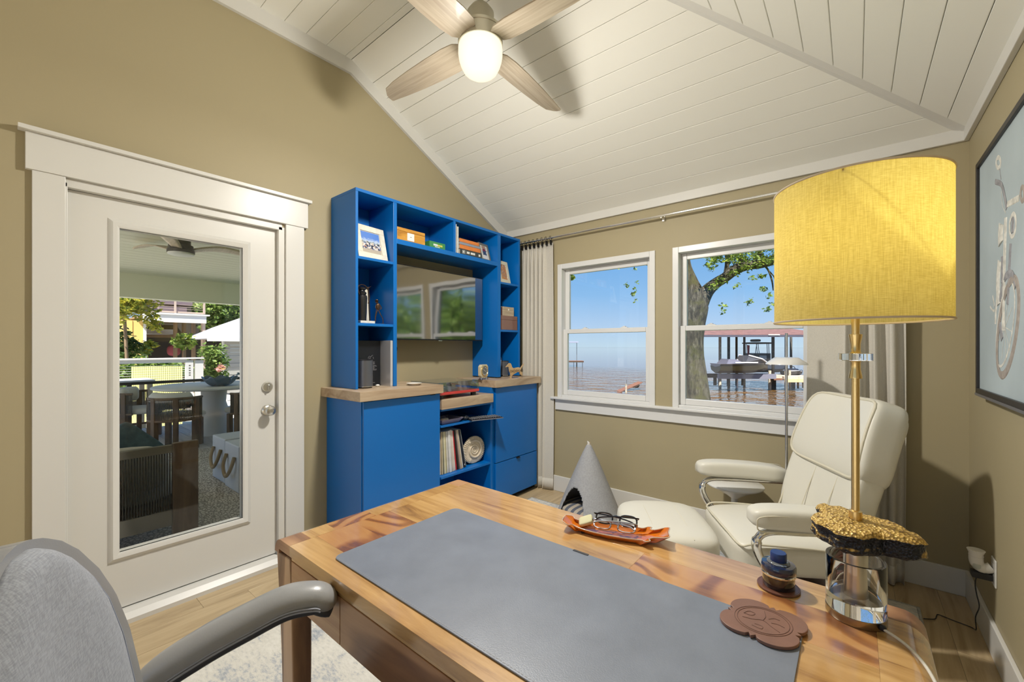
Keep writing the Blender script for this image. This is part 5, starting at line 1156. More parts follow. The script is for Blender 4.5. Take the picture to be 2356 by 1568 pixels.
g = MB(); g.add([(-1500, 12.0, -2.2), (1500, 12.0, -2.2), (1500, 2500, -2.2), (-1500, 2500, -2.2)], [(0, 1, 2, 3)]); struct('water', g, m)
m_pil = M('weathered_piling', (.40, .36, .28), .9, var=.3, vscale=6); m_post = M('dark_post', (.085, .080, .070), .9, var=.3, vscale=4); m_dockw = M('dock_wood', (.50, .42, .33), .85, var=.2, vscale=5); m_dockr = M('dock_beam_red', (.19, .085, .05), .8)
def camthing(name, label, cat, u, v, t_, group=None): return thing(name, label, cat, att(u, v, t_), YAW, group)
def pole_at(parent, u, v0, v1, r, mat, t_, name='post', du=0):
    a = att(u, v0, t_); b_ = att(u + du, v1, t_); inv = Matrix.Rotation(-YAW, 4, 'Z') @ Matrix.Translation(-parent.location)
    return MB().tube([inv @ a, inv @ b_], r, 8).build(name, mat, parent, smooth=60)
def K(t_): return t_/F_PX
# boat house
TB = 36.0; k = K(TB); bh = camthing('boat_house', 'open boat house with dark posts and a reddish tin roof over the water', 'boat house', 1735, 895, TB)
for u, v0, w_, tt in ((1656.5, 895, 6.2, 35.5), (1676.5, 893, 6.2, 36), (1694.5, 890, 5.0, 39), (1712.5, 893, 5.2, 36.5), (1778.5, 895, 6.6, 35), (1808, 893, 5.2, 36.5), (1820, 892, 5.2, 38)): pole_at(bh, u, v0, 771, w_/2*K(tt), m_post if u > 1660 else m_pil, tt)
X = lambda u: (u-1735)*k
Zv = lambda v: (895-v)*k
rf = MB(); a0, a1, zt, zb_ = X(1560), X(1852), Zv(762), Zv(772.5)
rf.add([(a0, -3.2, zb_), (a1, -3.2, zb_+.02), (a1, 4, zb_+.02), (a0, 4, zb_), (a0+.5, 0.4, Zv(753)), (a1-1.4, .4, Zv(753))], [(0,1,5,4), (1,2,5), (2,3,4,5), (3,0,4), (3,2,1,0)]); rf.build('roof', M('roof_rust', (.17, .085, .07), .7, var=.2, vscale=3), bh)
MB().box(a0, -3.25, zb_-.16, a1-.5, -3.1, zb_-.005).build('fascia', M('fascia_dark', (.07, .07, .10), .7), bh); MB().box(X(1714), -3.3, zb_-.03, X(1738), -3.255, zb_+.05).build('light_tube', m_white, bh)
# dock and pilings
dk_t = camthing('dock', 'weathered wooden dock with round pilings under the boat house', 'dock', 1735, 895, 34.0); kd = K(34.0); XD = lambda u: (u-1735)*kd; ZD = lambda v: (895-v)*kd
MB().box(XD(1790), -.8, ZD(871), XD(1870), 2.2, ZD(864)).build('deck', m_dockw, dk_t); MB().box(XD(1790), -.85, ZD(877), XD(1870), -.8, ZD(869)).build('beam', M('beam_tan', (.55, .42, .24), .8), dk_t)
MB().box(XD(1770), -.5, ZD(869.5), XD(1800), 2, ZD(862)).build('deck', m_dockw, dk_t); MB().box(XD(1770), -.55, ZD(873), XD(1794), -.5, ZD(868.5)).build('beam', m_dockr, dk_t)
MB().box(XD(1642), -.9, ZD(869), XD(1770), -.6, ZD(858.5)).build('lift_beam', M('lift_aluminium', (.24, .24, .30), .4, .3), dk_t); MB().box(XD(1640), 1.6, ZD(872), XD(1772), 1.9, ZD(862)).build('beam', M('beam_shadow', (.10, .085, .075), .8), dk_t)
for u, v0, v1, w_ in ((1771, 897, 852, 6.5), (1808, 897, 853, 6), (1817, 897, 851, 5), (1836, 893, 868, 4), (1848, 892, 868, 4)): pole_at(dk_t, u, v0, v1, w_/2*kd, m_pil, 34.0, 'piling')
for u, v0, v1, w_ in ((1645, 886, 864, 8), (1656, 888, 866, 8), (1676, 888, 866, 8), (1710, 886, 864, 9), (1782, 894, 872, 7), (1826, 892, 874, 7)): pole_at(dk_t, u, v0, v1, w_/2*kd, m_post, 36.0, 'piling')
for u, v0, v1, w_ in ((1684, 858, 826, 2.4), (1696.5, 892, 826, 3.4), (1711, 860, 827, 2.6)): pole_at(dk_t, u, v0, v1, w_/2*kd, m_white, 33.4, 'lift_post')
def hull(L, B, H, bow=1, n=18):
    vs = []; fs = []
    for i in range(n+1):
        s = i/n; b_ = B*(1 - max(0, (s-.45)/.55)**2.2*.97)*(.86 + .14*min(1, s*4)); x = (s-.5)*L*bow; kz = .0 + .42*H*max(0, (s-.6)/.4)**2; sh = H*(.86 + .20*s*s)
        vs += [(x, -b_, sh), (x, -b_*.82, kz + (sh-kz)*.42), (x, 0, kz), (x, b_*.82, kz + (sh-kz)*.42), (x, b_, sh)]
    for i in range(n):
        for j_ in range(4): fs.append((5*i+j_, 5*i+j_+1, 5*i+6+j_, 5*i+5+j_))
        fs.append((5*i+4, 5*i, 5*i+5, 5*i+9))
    fs.append((0, 4, 3, 2, 1)); return MB().add(vs, fs)
m_hull = M('hull_grey_purple', (.12, .12, .16), .3, coat=.4); m_hulld = M('hull_olive', (.045, .042, .022), .35); m_bw = M('boat_white', (.70, .70, .72), .35)
rb = camthing('runabout_boat', 'grey runabout boat raised on a lift under the boat house', 'boat', 1706, 858, 33.0); kr = K(33.0)
hull(120*kr, 1.0, 20*kr).build('hull', m_hulld, rb, smooth=40)
d_ = hull(121*kr, 1.03, 9*kr); d_.v = [(x, y, z + 14.5*kr) for x, y, z in d_.v]; d_.build('gunwale', m_hull, rb, smooth=40)
MB().add([((1660-1706)*kr, y, 22*kr) for y in (-.8, .8)] + [((1668-1706)*kr, y, 33*kr) for y in (-.6, .6)] + [((1685-1706)*kr, y, 32*kr) for y in (-.6, .6)] + [((1700-1706)*kr, y, 24*kr) for y in (-.8, .8)], [(0,1,3,2), (2,3,5,4), (4,5,7,6), (0,2,4,6), (1,7,5,3)]).build('engine_cover', m_hull, rb)
MB().add([((1702-1706)*kr, y, 26*kr) for y in (-.85, .85)] + [((1712-1706)*kr, y, 41*kr) for y in (-.7, .7)] + [((1740-1706)*kr, y, 33*kr) for y in (-.75, .75)] + [((1766-1706)*kr, y, 19*kr) for y in (-.3, .3)], [(0,1,3,2), (2,3,5,4), (4,5,7,6), (0,2,4,6), (1,7,5,3)]).build('bow_cover', M('cover_dark', (.06, .06, .07), .5), rb)
for s_ in (-1, 1): MB().tube([((1711-1706)*kr, s_*.72, 41.5*kr), ((1740-1706)*kr, s_*.77, 33.5*kr), ((1767-1706)*kr, s_*.3, 19.5*kr)], 1.6*kr, 6).build('cover_edge', m_bw, rb)
MB().box((1676-1706)*kr, -1.06, 24.5*kr, (1726-1706)*kr, -1.02, 27*kr).build('rub_strip', m_bw, rb)
cc = camthing('console_boat', 'boat with a dark canopy top behind the runabout', 'boat', 1742, 856, 37.5); kc = K(37.5); xc = lambda u: (u-1742)*kc; zc_ = lambda v: (856-v)*kc
hull(100*kc, 1.25, 24*kc, -1).build('hull', m_bw, cc, smooth=40)
MB().rbox((xc(1742), 0, zc_(789)), (26*kc, 1.1, 2.0*kc), 4, 6).build('canopy', m_post, cc, smooth=60); MB().rbox((xc(1738), 0, zc_(783)), (6.5*kc, .5, 3*kc), 5, 5).build('radar_box', M('radar_grey', (.16, .17, .16), .6), cc, smooth=60)
for u0, u1 in ((1726, 1729), (1755, 1752), (1759, 1756)):
    for s_ in (-1, 1): MB().tube([(xc(u0), s_*.7, zc_(826)), (xc(u1), s_*.8, zc_(790))], .7*kc, 6).build('canopy_post', M('tower_navy', (.05, .06, .10), .4, .4), cc)
MB().box(xc(1724), -.7, zc_(832), xc(1762), .7, zc_(812)).build('console', M('console_dark', (.05, .055, .065), .4), cc); MB().box(xc(1736), -.75, zc_(826), xc(1752), -.7, zc_(817)).build('windscreen', M('windscreen_blue', (.35, .45, .55), .1), cc)
MB().slab([(xc(1719), 0, zc_(793)), (xc(1725), 0, zc_(794)), (xc(1724), 0, zc_(816)), (xc(1720), 0, zc_(816))], (0, .03, 0)).build('flag', M('flag_red', (.42, .07, .09), .7), cc)
js = camthing('jet_ski', 'black and white jet ski parked on the right part of the dock', 'jet ski', 1824, 864, 35.0); kj = K(35.0)
hull(44*kj, .55, 13*kj).build('hull', M('jetski_black', (.03, .03, .035), .3), js, smooth=40); MB().rbox((-.1, 0, 14*kj), (14*kj, .3, 3.2*kj), 3, 6).build('saddle', m_hull, js, smooth=60); MB().rbox((-.05, -.35, 11.5*kj), (15*kj, .06, 1.2*kj), 4, 5).build('stripe', m_bw, js); MB().tube([(.25, 0, 15*kj), (.1, 0, 21*kj), (-.1, .25, 22*kj)], .8*kj, 6).build('handlebar', m_post, js)
t = camthing('dock_post', 'red-brown post at the right end of the dock', 'post', 1852, 864, 34.5); MB().cyl((0, 0, 0), .07, .75, 10).build('shaft', m_dockr, t); MB().lathe([(.08, .75), (.0, .85)], 10).build('cap', m_dockr, t)
# small piers in the left window
t = camthing('far_pier', 'distant dark pier with a short roof seen through the left window', 'pier', 1322, 850, 75.0); kp = K(75.0)
MB().box(-60*kp, -1, 17*kp, 19*kp, 1, 19.5*kp).build('deck', m_post, t); MB().box(-60*kp, -1.05, 19.6*kp, 19*kp, 1, 20.6*kp).build('deck_edge', m_dockr, t)
for u, w_ in ((5, 2.2), (-2, 1), (18, 1)): MB().cyl((u*kp, 0, -6*kp), w_/2*kp, 24*kp, 8).build('piling', m_post, t)
MB().box(-60*kp, -1.5, 62*kp, 6*kp, 1.5, 65*kp).build('roof', M('pier_roof_blue', (.28, .32, .44), .6), t); MB().cyl((5*kp, 0, 17*kp), .5*kp, 46*kp, 8).build('roof_post', m_post, t)
t = camthing('near_pier', 'low reddish pier with a pale piling below the left window', 'pier', 1443, 905, 32.0); kp = K(32.0)
MB().slab([(-32*kp, 0, -3*kp), (60*kp, 2.6, 19*kp), (60*kp, 3.8, 19*kp), (-32*kp, 1.2, -3*kp)], (0, 0, -1.2*kp)).build('deck', m_dockr, t); MB().slab([(-20*kp, .6, -4*kp), (-8*kp, .9, -1*kp), (-10*kp, 1, -5*kp), (-16*kp, .9, -5*kp)], (0, .3, 0)).build('brace', m_post, t); MB().slab([(28*kp, 1.6, 9*kp), (50*kp, 2.2, 14*kp), (46*kp, 2.2, 8*kp)], (0, .3, 0)).build('brace', m_post, t)
MB().cyl((0, .3, -14*kp), 2.2*kp, 34*kp, 10).build('piling', m_pil, t); MB().cyl((0, .3, 20.2*kp), 2.8*kp, .8*kp, 10).build('piling_cap', m_pil, t); MB().cyl((1*kp, .3, 22*kp), .5*kp, 9*kp, 6).build('marker', m_post, t)
for u, v0, v1 in ((1389, 889, 880), (1323, 895, 886)):
    a = att(u, v0, 60); o = MB().cyl((0, 0, -3), .12, 3 + (v0-v1)*K(60), 8).build('mooring_post', m_post, None, loc=a); tag(o, 'lone dark mooring post in the open water ' + ('near the pane middle' if u == 1389 else 'at the lower left of the left window'), 'post', 'mooring posts')

# ---------------------------------------------------------------- oak tree
def leaves(name, clusters, size, mat, parent, seed=1, flat=0):
    """one mesh of small leaf quads gathered in clusters (centre, radius, count)"""
    rnd = random.Random(seed); mb = MB()
    vs = []; fs = []
    for c, r_, n in clusters:
        c = Vector(c); rr = r_ if isinstance(r_, (tuple, list)) else (r_, r_, r_)
        for _ in range(n):
            d = Vector((rnd.gauss(0, 1), rnd.gauss(0, 1), rnd.gauss(0, 1))).normalized() * (rnd.random()**.45)
            p = c + Vector((d.x*rr[0], d.y*rr[1], d.z*rr[2]))
            a = Vector((rnd.uniform(-1, 1), rnd.uniform(-1, 1), rnd.uniform(-.6, .6))).normalized(); b_ = a.orthogonal().normalized(); b_ = (Matrix.Rotation(rnd.uniform(0, 6.28), 3, a) @ b_)
            s = size*rnd.uniform(.6, 1.3); o = len(vs)
            vs += [p - a*s, p + b_*s*.45, p + a*s, p - b_*s*.45]; fs.append((o, o+1, o+2, o+3))
    mb.v = [tuple(v) for v in vs]; mb.f = fs
    o = mb.build(name, mat, parent, fix=False); o['kind'] = 'stuff'
    if parent and not parent.parent: o.location = -parent.location
    return o
def leafmat(name, c1, c2, c3=None):
    if name in MATS: return MATS[name]
    m, nt, b = new_mat(name); MATS[name] = m
    n = nd(nt, 'ShaderNodeTexNoise', {'Vector': coords(nt), 'Scale': 9.0, 'Detail': 2.0}); col = ramp(nt, n.outputs[0], [(.35, c1), (.5, c2), (.66, c3 or c2)])
    nt.links.new(col, b.inputs['Base Color']); b.inputs['Roughness'].default_value = .6
    tl = nd(nt, 'ShaderNodeBsdfTranslucent', {'Color': col}); mx = nd(nt, 'ShaderNodeMixShader', {0: .35, 1: b.outputs[0], 2: tl.outputs[0]}); nt.links.new(mx.outputs[0], nt.nodes['Material Output'].inputs[0])
    return m
m, nt, b = new_mat('oak_bark'); MATS['bark'] = m
v1 = nd(nt, 'ShaderNodeTexNoise', {'Vector': coords(nt, (9, 9, 2.2)), 'Scale': 1.6, 'Detail': 7.0, 'Roughness': .7}); lich = nd(nt, 'ShaderNodeTexNoise', {'Vector': coords(nt), 'Scale': 2.6, 'Detail': 6.0, 'Roughness': .7})
bc = ramp(nt, v1.outputs[0], [(.32, (.012, .010, .007)), (.47, (.055, .045, .030)), (.60, (.13, .115, .085)), (.74, (.27, .255, .21))]); lc = ramp(nt, lich.outputs[0], [(.50, (0, 0, 0)), (.62, (1, 1, 1))])
mxl = nd(nt, 'ShaderNodeMix', {0: lc, 6: bc, 7: (.085, .080, .030, 1)}, data_type='RGBA'); nt.links.new(mxl.outputs[2], b.inputs['Base Color']); b.inputs['Roughness'].default_value = .95; bump(nt, b, v1.outputs[0], 1.0, .08)
TT = 10.0; kt = K(TT)
oak = thing('oak_tree', 'large oak with a thick leaning trunk outside the right window', 'tree', att(1603, 1010, TT))
def limb(name, pts, mat=None, t_=TT):
    P = spline([att(u, v, t_ + (e if len(q) == 3 else 0)) for q in pts for (u, v, *_x) in [q[:2]] for e in [0]], 5); rr = [q[2] for q in pts]; N = len(P); rad = []
    for i in range(N):
        f = i/(N-1)*(len(rr)-1); j_ = min(int(f), len(rr)-2); rad.append((rr[j_]*(1-(f-j_)) + rr[j_+1]*(f-j_))/2*kt)
    return wmb(MB().tube(P, rad, 14), name, mat or MATS['bark'], oak, smooth=60)
limb('trunk', [(1606, 1060, 70), (1604, 940, 60), (1600, 880, 54), (1595, 820, 46), (1594, 780, 46), (1598, 740, 47), (1601, 708, 53), (1598, 680, 46), (1589, 650, 33), (1579, 615, 23), (1573, 570, 18), (1568, 520, 16), (1560, 440, 12)])
limb('branch', [(1598, 722, 44), (1612, 690, 40), (1628, 668, 30), (1646, 652, 25), (1668, 638, 23), (1692, 620, 24), (1720, 610, 22), (1752, 606, 21), (1790, 594, 22), (1830, 575, 18), (1880, 540, 14)])
limb('branch', [(1668, 636, 10), (1673, 610, 10), (1674, 585, 12), (1668, 560, 10), (1660, 500, 7)]); limb('branch', [(1744, 604, 10), (1748, 580, 9), (1750, 540, 7)]); limb('branch', [(1710, 612, 9), (1706, 590, 7), (1712, 560, 5)])
limb('twig', [(1757, 608, 5), (1768, 622, 4), (1776, 645, 4), (1779, 668, 2.5)]); limb('twig', [(1766, 620, 3), (1780, 635, 2.5), (1784, 650, 2)]); limb('knot', [(1597, 741, 6), (1606, 730, 9), (1612, 741, 7), (1604, 750, 9), (1597, 741, 6)])
lm = leafmat('oak_leaf', (.045, .095, .012), (.15, .23, .025), (.34, .40, .05))
cl = []
rnd = random.Random(4)
for _ in range(85):
    u = rnd.uniform(1640, 1800); v = rnd.uniform(520, 604) - (u-1640)*.0; cl.append((att(u, v, rnd.uniform(9.4, 11)), (.20, .25, .13), 34))
for u, v in ((1660, 645), (1690, 628), (1715, 618), (1735, 612), (1760, 596), (1640, 660), (1650, 590), (1636, 610), (1630, 585), (1615, 575)): cl.append((att(u, v, 9.8), (.16, .2, .10), 40))
for u, v, n in ((1636, 618, 26), (1665, 702, 16), (1663, 716, 12), (1720, 698, 14), (1727, 690, 10), (1765, 712, 26), (1780, 700, 24), (1758, 664, 30), (1752, 636, 26), (1772, 680, 20), (1730, 640, 14), (1690, 660, 8), (1700, 655, 8)): cl.append((att(u, v, 9.6), (.10, .12, .075), n))
for u, v, n in ((1316, 638, 60), (1442, 655, 14), (1458, 676, 16), (1459, 664, 8), (1461, 690, 8), (1464, 652, 6), (1496, 607, 22), (1504, 612, 18), (1425, 616, 5), (1462, 616, 6), (1312, 628, 40)): cl.append((att(u, v, 9.4), (.06, .08, .07), n))
rnd = random.Random(9)
for _ in range(90): cl.append((att(rnd.uniform(1350, 2000), rnd.uniform(150, 470), rnd.uniform(9, 12.5)), (.5, .5, .3), 45))
leaves('foliage', cl, .045, lm, oak, 3)

# trees along the shore to the right of the window (they fill the reflection in the television)
def tree(label, loc, h, r_, seed, mat, group='trees along the shore', n=26, per=110, size=.13, cat='tree', name='shore_tree'):
    t = thing(name, label, cat, loc, 0, group); rnd = random.Random(seed)
    MB().tube(spline([(0, 0, 0), (rnd.uniform(-.1, .1)*h*.3, 0, h*.3), (rnd.uniform(-.2, .2), rnd.uniform(-.2, .2), h*.62)], 5), [r_*.09]*6 + [r_*.06]*4 + [r_*.04], 8).build('trunk', MATS['bark'], t, smooth=60)
    L = Vector(loc); cs = []
    for _ in range(n):
        d = Vector((rnd.gauss(0, 1), rnd.gauss(0, 1), rnd.gauss(0, .8))).normalized()*r_*rnd.uniform(.3, .85); cs.append((L + Vector((d.x, d.y, h - r_*.85 + d.z*.85)), r_*.38, per))
    leaves('crown', cs, size, mat, t, seed); return t
lmb = leafmat('shore_leaf', (.06, .13, .02), (.17, .30, .04), (.38, .48, .09))
for i, (x, y, h, r_, lab) in enumerate(((3.6, 12.0, 4.6, 2.7, 'bushy green shore tree right of the oak, nearest the house corner'), (7.6, 12.2, 4.8, 2.9, 'tall green shore tree farther right of the oak'), (11.6, 12.4, 4.6, 2.9, 'broad green shore tree at the far right'), (9.6, 9.2, 3.2, 1.7, 'low green shore shrub in front of the tall trees'))):
    tree(lab, (x, y, -.62), h, r_, 30+i, lmb, size=.17, per=170)
# ================================================================ outside: porch seen through the glass door
PZ = -.05
m_pd = WOOD('porch_board', [(.3, (.36, .34, .32, 1)), (.7, (.52, .50, .47, 1))], (1.2, 10, 10), .7, 0)
g = MB(); g.box(-9.3, -2.0, -.4, XL-T, 4.6, PZ-.03); deck = struct('porch_deck', g, M('deck_joist', (.10, .09, .08), .8))
dm = None
for i in range(46):
    y = -1.95 + .142*i
    if dm is None: o = MB().box(-3.2, -.068, -.028, 3.2, .068, 0).build('deck_board', m_pd, deck); dm = o.data
    else: o = bpy.data.objects.new('deck_board', dm); COL.objects.link(o); o.parent = deck
    o.location = (-6.11, y, PZ)
m_pc = M('porch_ceiling_paint', (.70, .70, .54), .6); pzc = lambda x: 2.97 + (x+2.91)*(2.97-2.51)/(9.0-2.91)
g = MB(); g.slab([(XL-T, -3, pzc(XL-T)+.03), (XL-T, 5.5, pzc(XL-T)+.03), (-9.3, 5.5, pzc(-9.3)+.03), (-9.3, -3, pzc(-9.3)+.03)], (0, 0, .2)); pcl = struct('porch_ceiling', g, m_pc)
cm = None
for i in range(43):
    x = -9.2 + .1455*i
    if cm is None: o = MB().box(-.0695, -4.2, 0, .0695, 4.2, .025).build('ceiling_board', m_pc, pcl, bevel=.003, seg=1); cm = o.data; cmod = o
    else: o = bpy.data.objects.new('ceiling_board', cm); COL.objects.link(o); o.parent = pcl
    o.location = (x, 1.2, pzc(x)); o.rotation_euler = (0, -math.atan((2.97-2.51)/6.09), 0)
struct('porch_beam', MB().box(-9.22, -3, 2.125, -9.02, 5.5, 2.56), m_pc)
# porch fan
def porch_fan():
    z = pzc(-6.46); f = thing('porch_fan', 'three-bladed porch fan with a dark bronze motor beyond the glass door', 'ceiling fan', (-6.46, 1.40, z)); mbz = M('fan_bronze', (.055, .045, .030), .4, .6); mw_ = WOOD('porch_blade', [(.3, (.42, .34, .22, 1)), (.7, (.60, .50, .36, 1))], (3, 30, 30), .5, 0)
    MB().lathe([(0, 0), (.10, 0), (.10, -.11), (.125, -.12), (.128, -.17), (.14, -.18), (.14, -.215), (0, -.215)], 32).build('motor', mbz, f, smooth=40)
    MB().lathe([(.132, -.215), (.132, -.232), (.10, -.245), (0, -.248)], 32).build('light_lens', M('porch_lens', (.72, .72, .66), .4), f, smooth=40)
    for a in (-40, 80, 200):
        a = R(a + 8)
        def fn(u, v):
            r_ = .10 + .60*v; w_ = (.055 + .03*math.sin(v*PI))*(1 if v < .93 else .7); return (r_*math.cos(a) - (u-.5)*2*w_*math.sin(a), r_*math.sin(a) + (u-.5)*2*w_*math.cos(a), -.165 + .05*math.sin(v*PI)*1.0 - .03*(u-.5) + (.05*v))
        o = MB().grid(fn, 4, 12).build('blade', mw_, f, smooth=60); sd = o.modifiers.new('s', 'SOLIDIFY'); sd.thickness = .012
porch_fan()
# porch rug
m, nt, b = new_mat('pebble_rug'); vv = nd(nt, 'ShaderNodeTexVoronoi', {'Vector': coords(nt, (1, 1.7, 1)), 'Scale': 26.0}, feature='DISTANCE_TO_EDGE'); nt.links.new(ramp(nt, vv.outputs[0], [(.0, (.16, .14, .12)), (.10, (.30, .27, .23)), (.2, (.55, .51, .45))]), b.inputs['Base Color']); b.inputs['Roughness'].default_value = .95
t = thing('porch_rug', 'taupe pebble-patterned outdoor rug on the porch floor', 'rug', (-4.9, .9, PZ+.0005)); bx('pile', (-1.85, -2.4, 0, 1.85, 2.4, .010), m, t); bx('border', (-1.88, -2.43, 0, 1.88, 2.43, .006), M('rug_taupe', (.30, .26, .21), .9), t)
PR = PZ + .0108
m_teak = WOOD('porch_teak', [(.25, (.055, .036, .022, 1)), (.5, (.13, .085, .050, 1)), (.75, (.21, .14, .085, 1))], (6, 6, 1.6), .6, 0); m_rope = M('rope_dark', (.075, .072, .066), .85, var=.2, vscale=60); m_ocush = M('outdoor_cushion', (.55, .54, .50), .9, bmp=.2, bscale=400)
# sofa seen from behind
sf = thing('outdoor_sofa', 'low teak outdoor sofa with a corded rope back just beyond the door', 'sofa', (-4.1, -.05, PR)); S0 = Vector((-4.1, -.05, PR))
def sp_(name, b_, mat, bev=.004): return bx(name, (b_[0]-S0.x, b_[1]-S0.y, b_[2]-S0.z, b_[3]-S0.x, b_[4]-S0.y, b_[5]-S0.z), mat, sf, bev)
sp_('end_post', (-3.745, .757, PR, -3.70, .905, .650), m_teak); sp_('end_post', (-3.745, -1.00, PR, -3.70, -.86, .650), m_teak)
sp_('top_rail', (-3.75, -.86, .585, -3.71, .757, .640), M('rope_rail', (.17, .16, .13), .85)); sp_('bottom_rail', (-3.75, -.86, .075, -3.71, .757, .185), MATS['rope_rail'])
rp = MB()
for i in range(112): y = -.855 + i*.0144; rp.tube([(-3.722, y, .17), (-3.722, y, .60)], .0042, 5); rp.tube([(-3.738, y+.005, .17), (-3.738, y+.005, .60)], .0042, 5)
o = rp.build('rope_cords', m_rope, sf); o.location = -S0; o['kind'] = 'stuff'
sp_('seat_frame', (-4.62, -.98, .15, -3.76, .88, .21), m_teak)
for x in (-4.58, -3.80):
    for y in (-.94, .80): sp_('leg', (x, y, PR, x+.07, y+.07, .149), m_teak)
MB().rbox((-4.20+4.1, .0+.05-.05, .30-PR), (.42, .90, .085), 5, 8).build('seat_cushion', m_ocush, sf, smooth=70)
o = MB().rbox((0, 0, 0), (.09, .42, .17), 4, 8).build('back_cushion', m_ocush, sf, smooth=70); o.location = (-3.90-S0.x, .40, .50); o.rotation_euler = (0, R(-14), 0)
o = MB().rbox((0, 0, 0), (.09, .42, .17), 4, 8).build('back_cushion', m_ocush, sf, smooth=70); o.location = (-3.90-S0.x, -.46, .50); o.rotation_euler = (0, R(-14), 0)
o = MB().rbox((0, 0, 0), (.05, .165, .165), 9, 8).build('teal_pillow', M('teal_cloth', (.075, .135, .17), .9, var=.2, vscale=25), None, smooth=70, loc=(-4.06, .56, .57), rot=(R(44), R(-10), 0)); tag(o, 'teal throw pillow on the outdoor sofa', 'pillow')
# stools
def stool(label, x, y, front):
    t = thing('cube_stool', label, 'stool', (x, y, PR), 0, 'white cube stools'); mc = M('stool_white', (.52, .54, .58), .55)
    MB().box(-.195, -.195, 0, .195, .195, .44).build('body', mc, t, bevel=.012, seg=3); mr = M('manila_rope', (.30, .22, .12), .9, bmp=.6, bscale=150)
    MB().tube(spline([(-.11, -.205, .33), (-.10, -.235, .22), (0, -.245, .14), (.10, -.235, .22), (.11, -.205, .33)], 6), .016, 8).build('rope_handle', mr, t, smooth=60)
    if front: MB().tube(spline([(.205, -.11, .33), (.235, -.10, .22), (.245, 0, .14), (.235, .10, .22), (.205, .11, .33)], 6), .016, 8).build('rope_handle', mr, t, smooth=60)
stool('white cube stool with rope handles, farther from the door', -5.06, 1.60, False); stool('white cube stool with rope handles, nearest the glass door', -4.62, 1.585, True)
# dining table and chairs
tb = thing('dining_table', 'round white pedestal dining table on the porch', 'table', (-7.95, 2.15, PZ+.0005)); mt_ = M('table_stone', (.66, .65, .62), .6)
MB().lathe([(0, .735), (.76, .735), (.78, .745), (.78, .765), (.76, .775), (0, .775)], 48).build('table_top', mt_, tb, smooth=40); MB().lathe([(.30, 0), (.30, .02), (.16, .5), (.18, .735), (0, .735)], 32).build('pedestal', mt_, tb, smooth=40)
bw = MB().grid(lambda u, v: ((.05 + .17*v**.7*(1 + .12*math.sin(u*2*PI*7)*v))*math.cos(u*2*PI), (.05 + .17*v**.7*(1 + .12*math.sin(u*2*PI*7)*v))*math.sin(u*2*PI), .002 + .13*v*v + .02*v*math.sin(u*2*PI*7+1)), 70, 12, True).build('glass_bowl', M('blue_glass', (.09, .16, .24), .15, trans=.3), None, smooth=60, loc=(-7.6, 2.13, PZ+.776)); sd = bw.modifiers.new('s', 'SOLIDIFY'); sd.thickness = .006; tag(bw, 'ruffled blue glass bowl on the porch dining table', 'bowl')
def barrel(label, x, y, face):
    t = thing('barrel_chair', label, 'chair', (x, y, PZ+.0005), face, 'rope barrel chairs')
    for a in (-70, -25, 25, 70):
        b0 = R(180 + a); c_, s_ = math.cos(b0), math.sin(b0); MB().box(-.03, -.03, 0, .03, .03, .70, Matrix.Translation((.29*c_, .29*s_, 0)) @ Matrix.Rotation(b0, 4, 'Z')).build('leg', m_teak, t, bevel=.004)
    for a in (50, -50): MB().box(-.03, -.03, 0, .03, .03, .38, Matrix.Translation((.26*math.cos(R(a)), .26*math.sin(R(a)), 0))).build('leg', m_teak, t, bevel=.004)
    arc = [R(90 + 180*k/24) for k in range(25)]
    MB().tube([(.30*math.cos(a), .30*math.sin(a), .69) for a in arc], .018, 8).build('top_rail', m_teak, t, smooth=60); MB().tube([(.30*math.cos(a), .30*math.sin(a), .40) for a in arc], .016, 8).build('lower_rail', m_teak, t, smooth=60)
    rp = MB()
    for k in range(60): a = R(90 + 180*(k+.5)/60); rp.tube([(.305*math.cos(a), .305*math.sin(a), .395), (.305*math.cos(a), .305*math.sin(a), .695)], .0062, 5)
    o = rp.build('rope_cords', m_rope, t); o['kind'] = 'stuff'
    MB().rbox((.02, 0, .43), (.27, .27, .05), 4, 8).build('seat_cushion', m_ocush, t, smooth=70)
    MB().tube([(.235*math.cos(a), .235*math.sin(a), .66) for a in arc[3:-3]], [.05]+[.075]*17+[.05], 10, flat=1.5, up=(0, 0, 1)).build('back_cushion', m_ocush, t, smooth=60)
def face_to(x, y): return math.atan2(2.15-y, -7.95-x)
for x, y, lab in ((-7.20, 1.52, 'rope-backed barrel chair with a pale cushion, centre of the porch table'), (-8.35, 1.32, 'rope-backed barrel chair half hidden at the left of the porch table'), (-7.15, 2.40, 'rope-backed barrel chair at the right edge of the glass')): barrel(lab, x, y, face_to(x, y))
# porch railing
rl = thing('porch_railing', 'dark metal porch railing beyond the dining table', 'railing', (-9.12, 1.3, PZ)); md = M('railing_dark', (.035, .033, .032), .5)
MB().box(-.035, -3.2, .755, .035, 3.2, .80).build('top_rail', md, rl); MB().box(-.015, -3.2, .10, .015, 3.2, .13).build('bottom_rail', md, rl)
for y in (-3, -1.5, 0, 1.0, 2.4): MB().box(-.03, y-.03, 0, .03, y+.03, .755).build('post', md, rl)
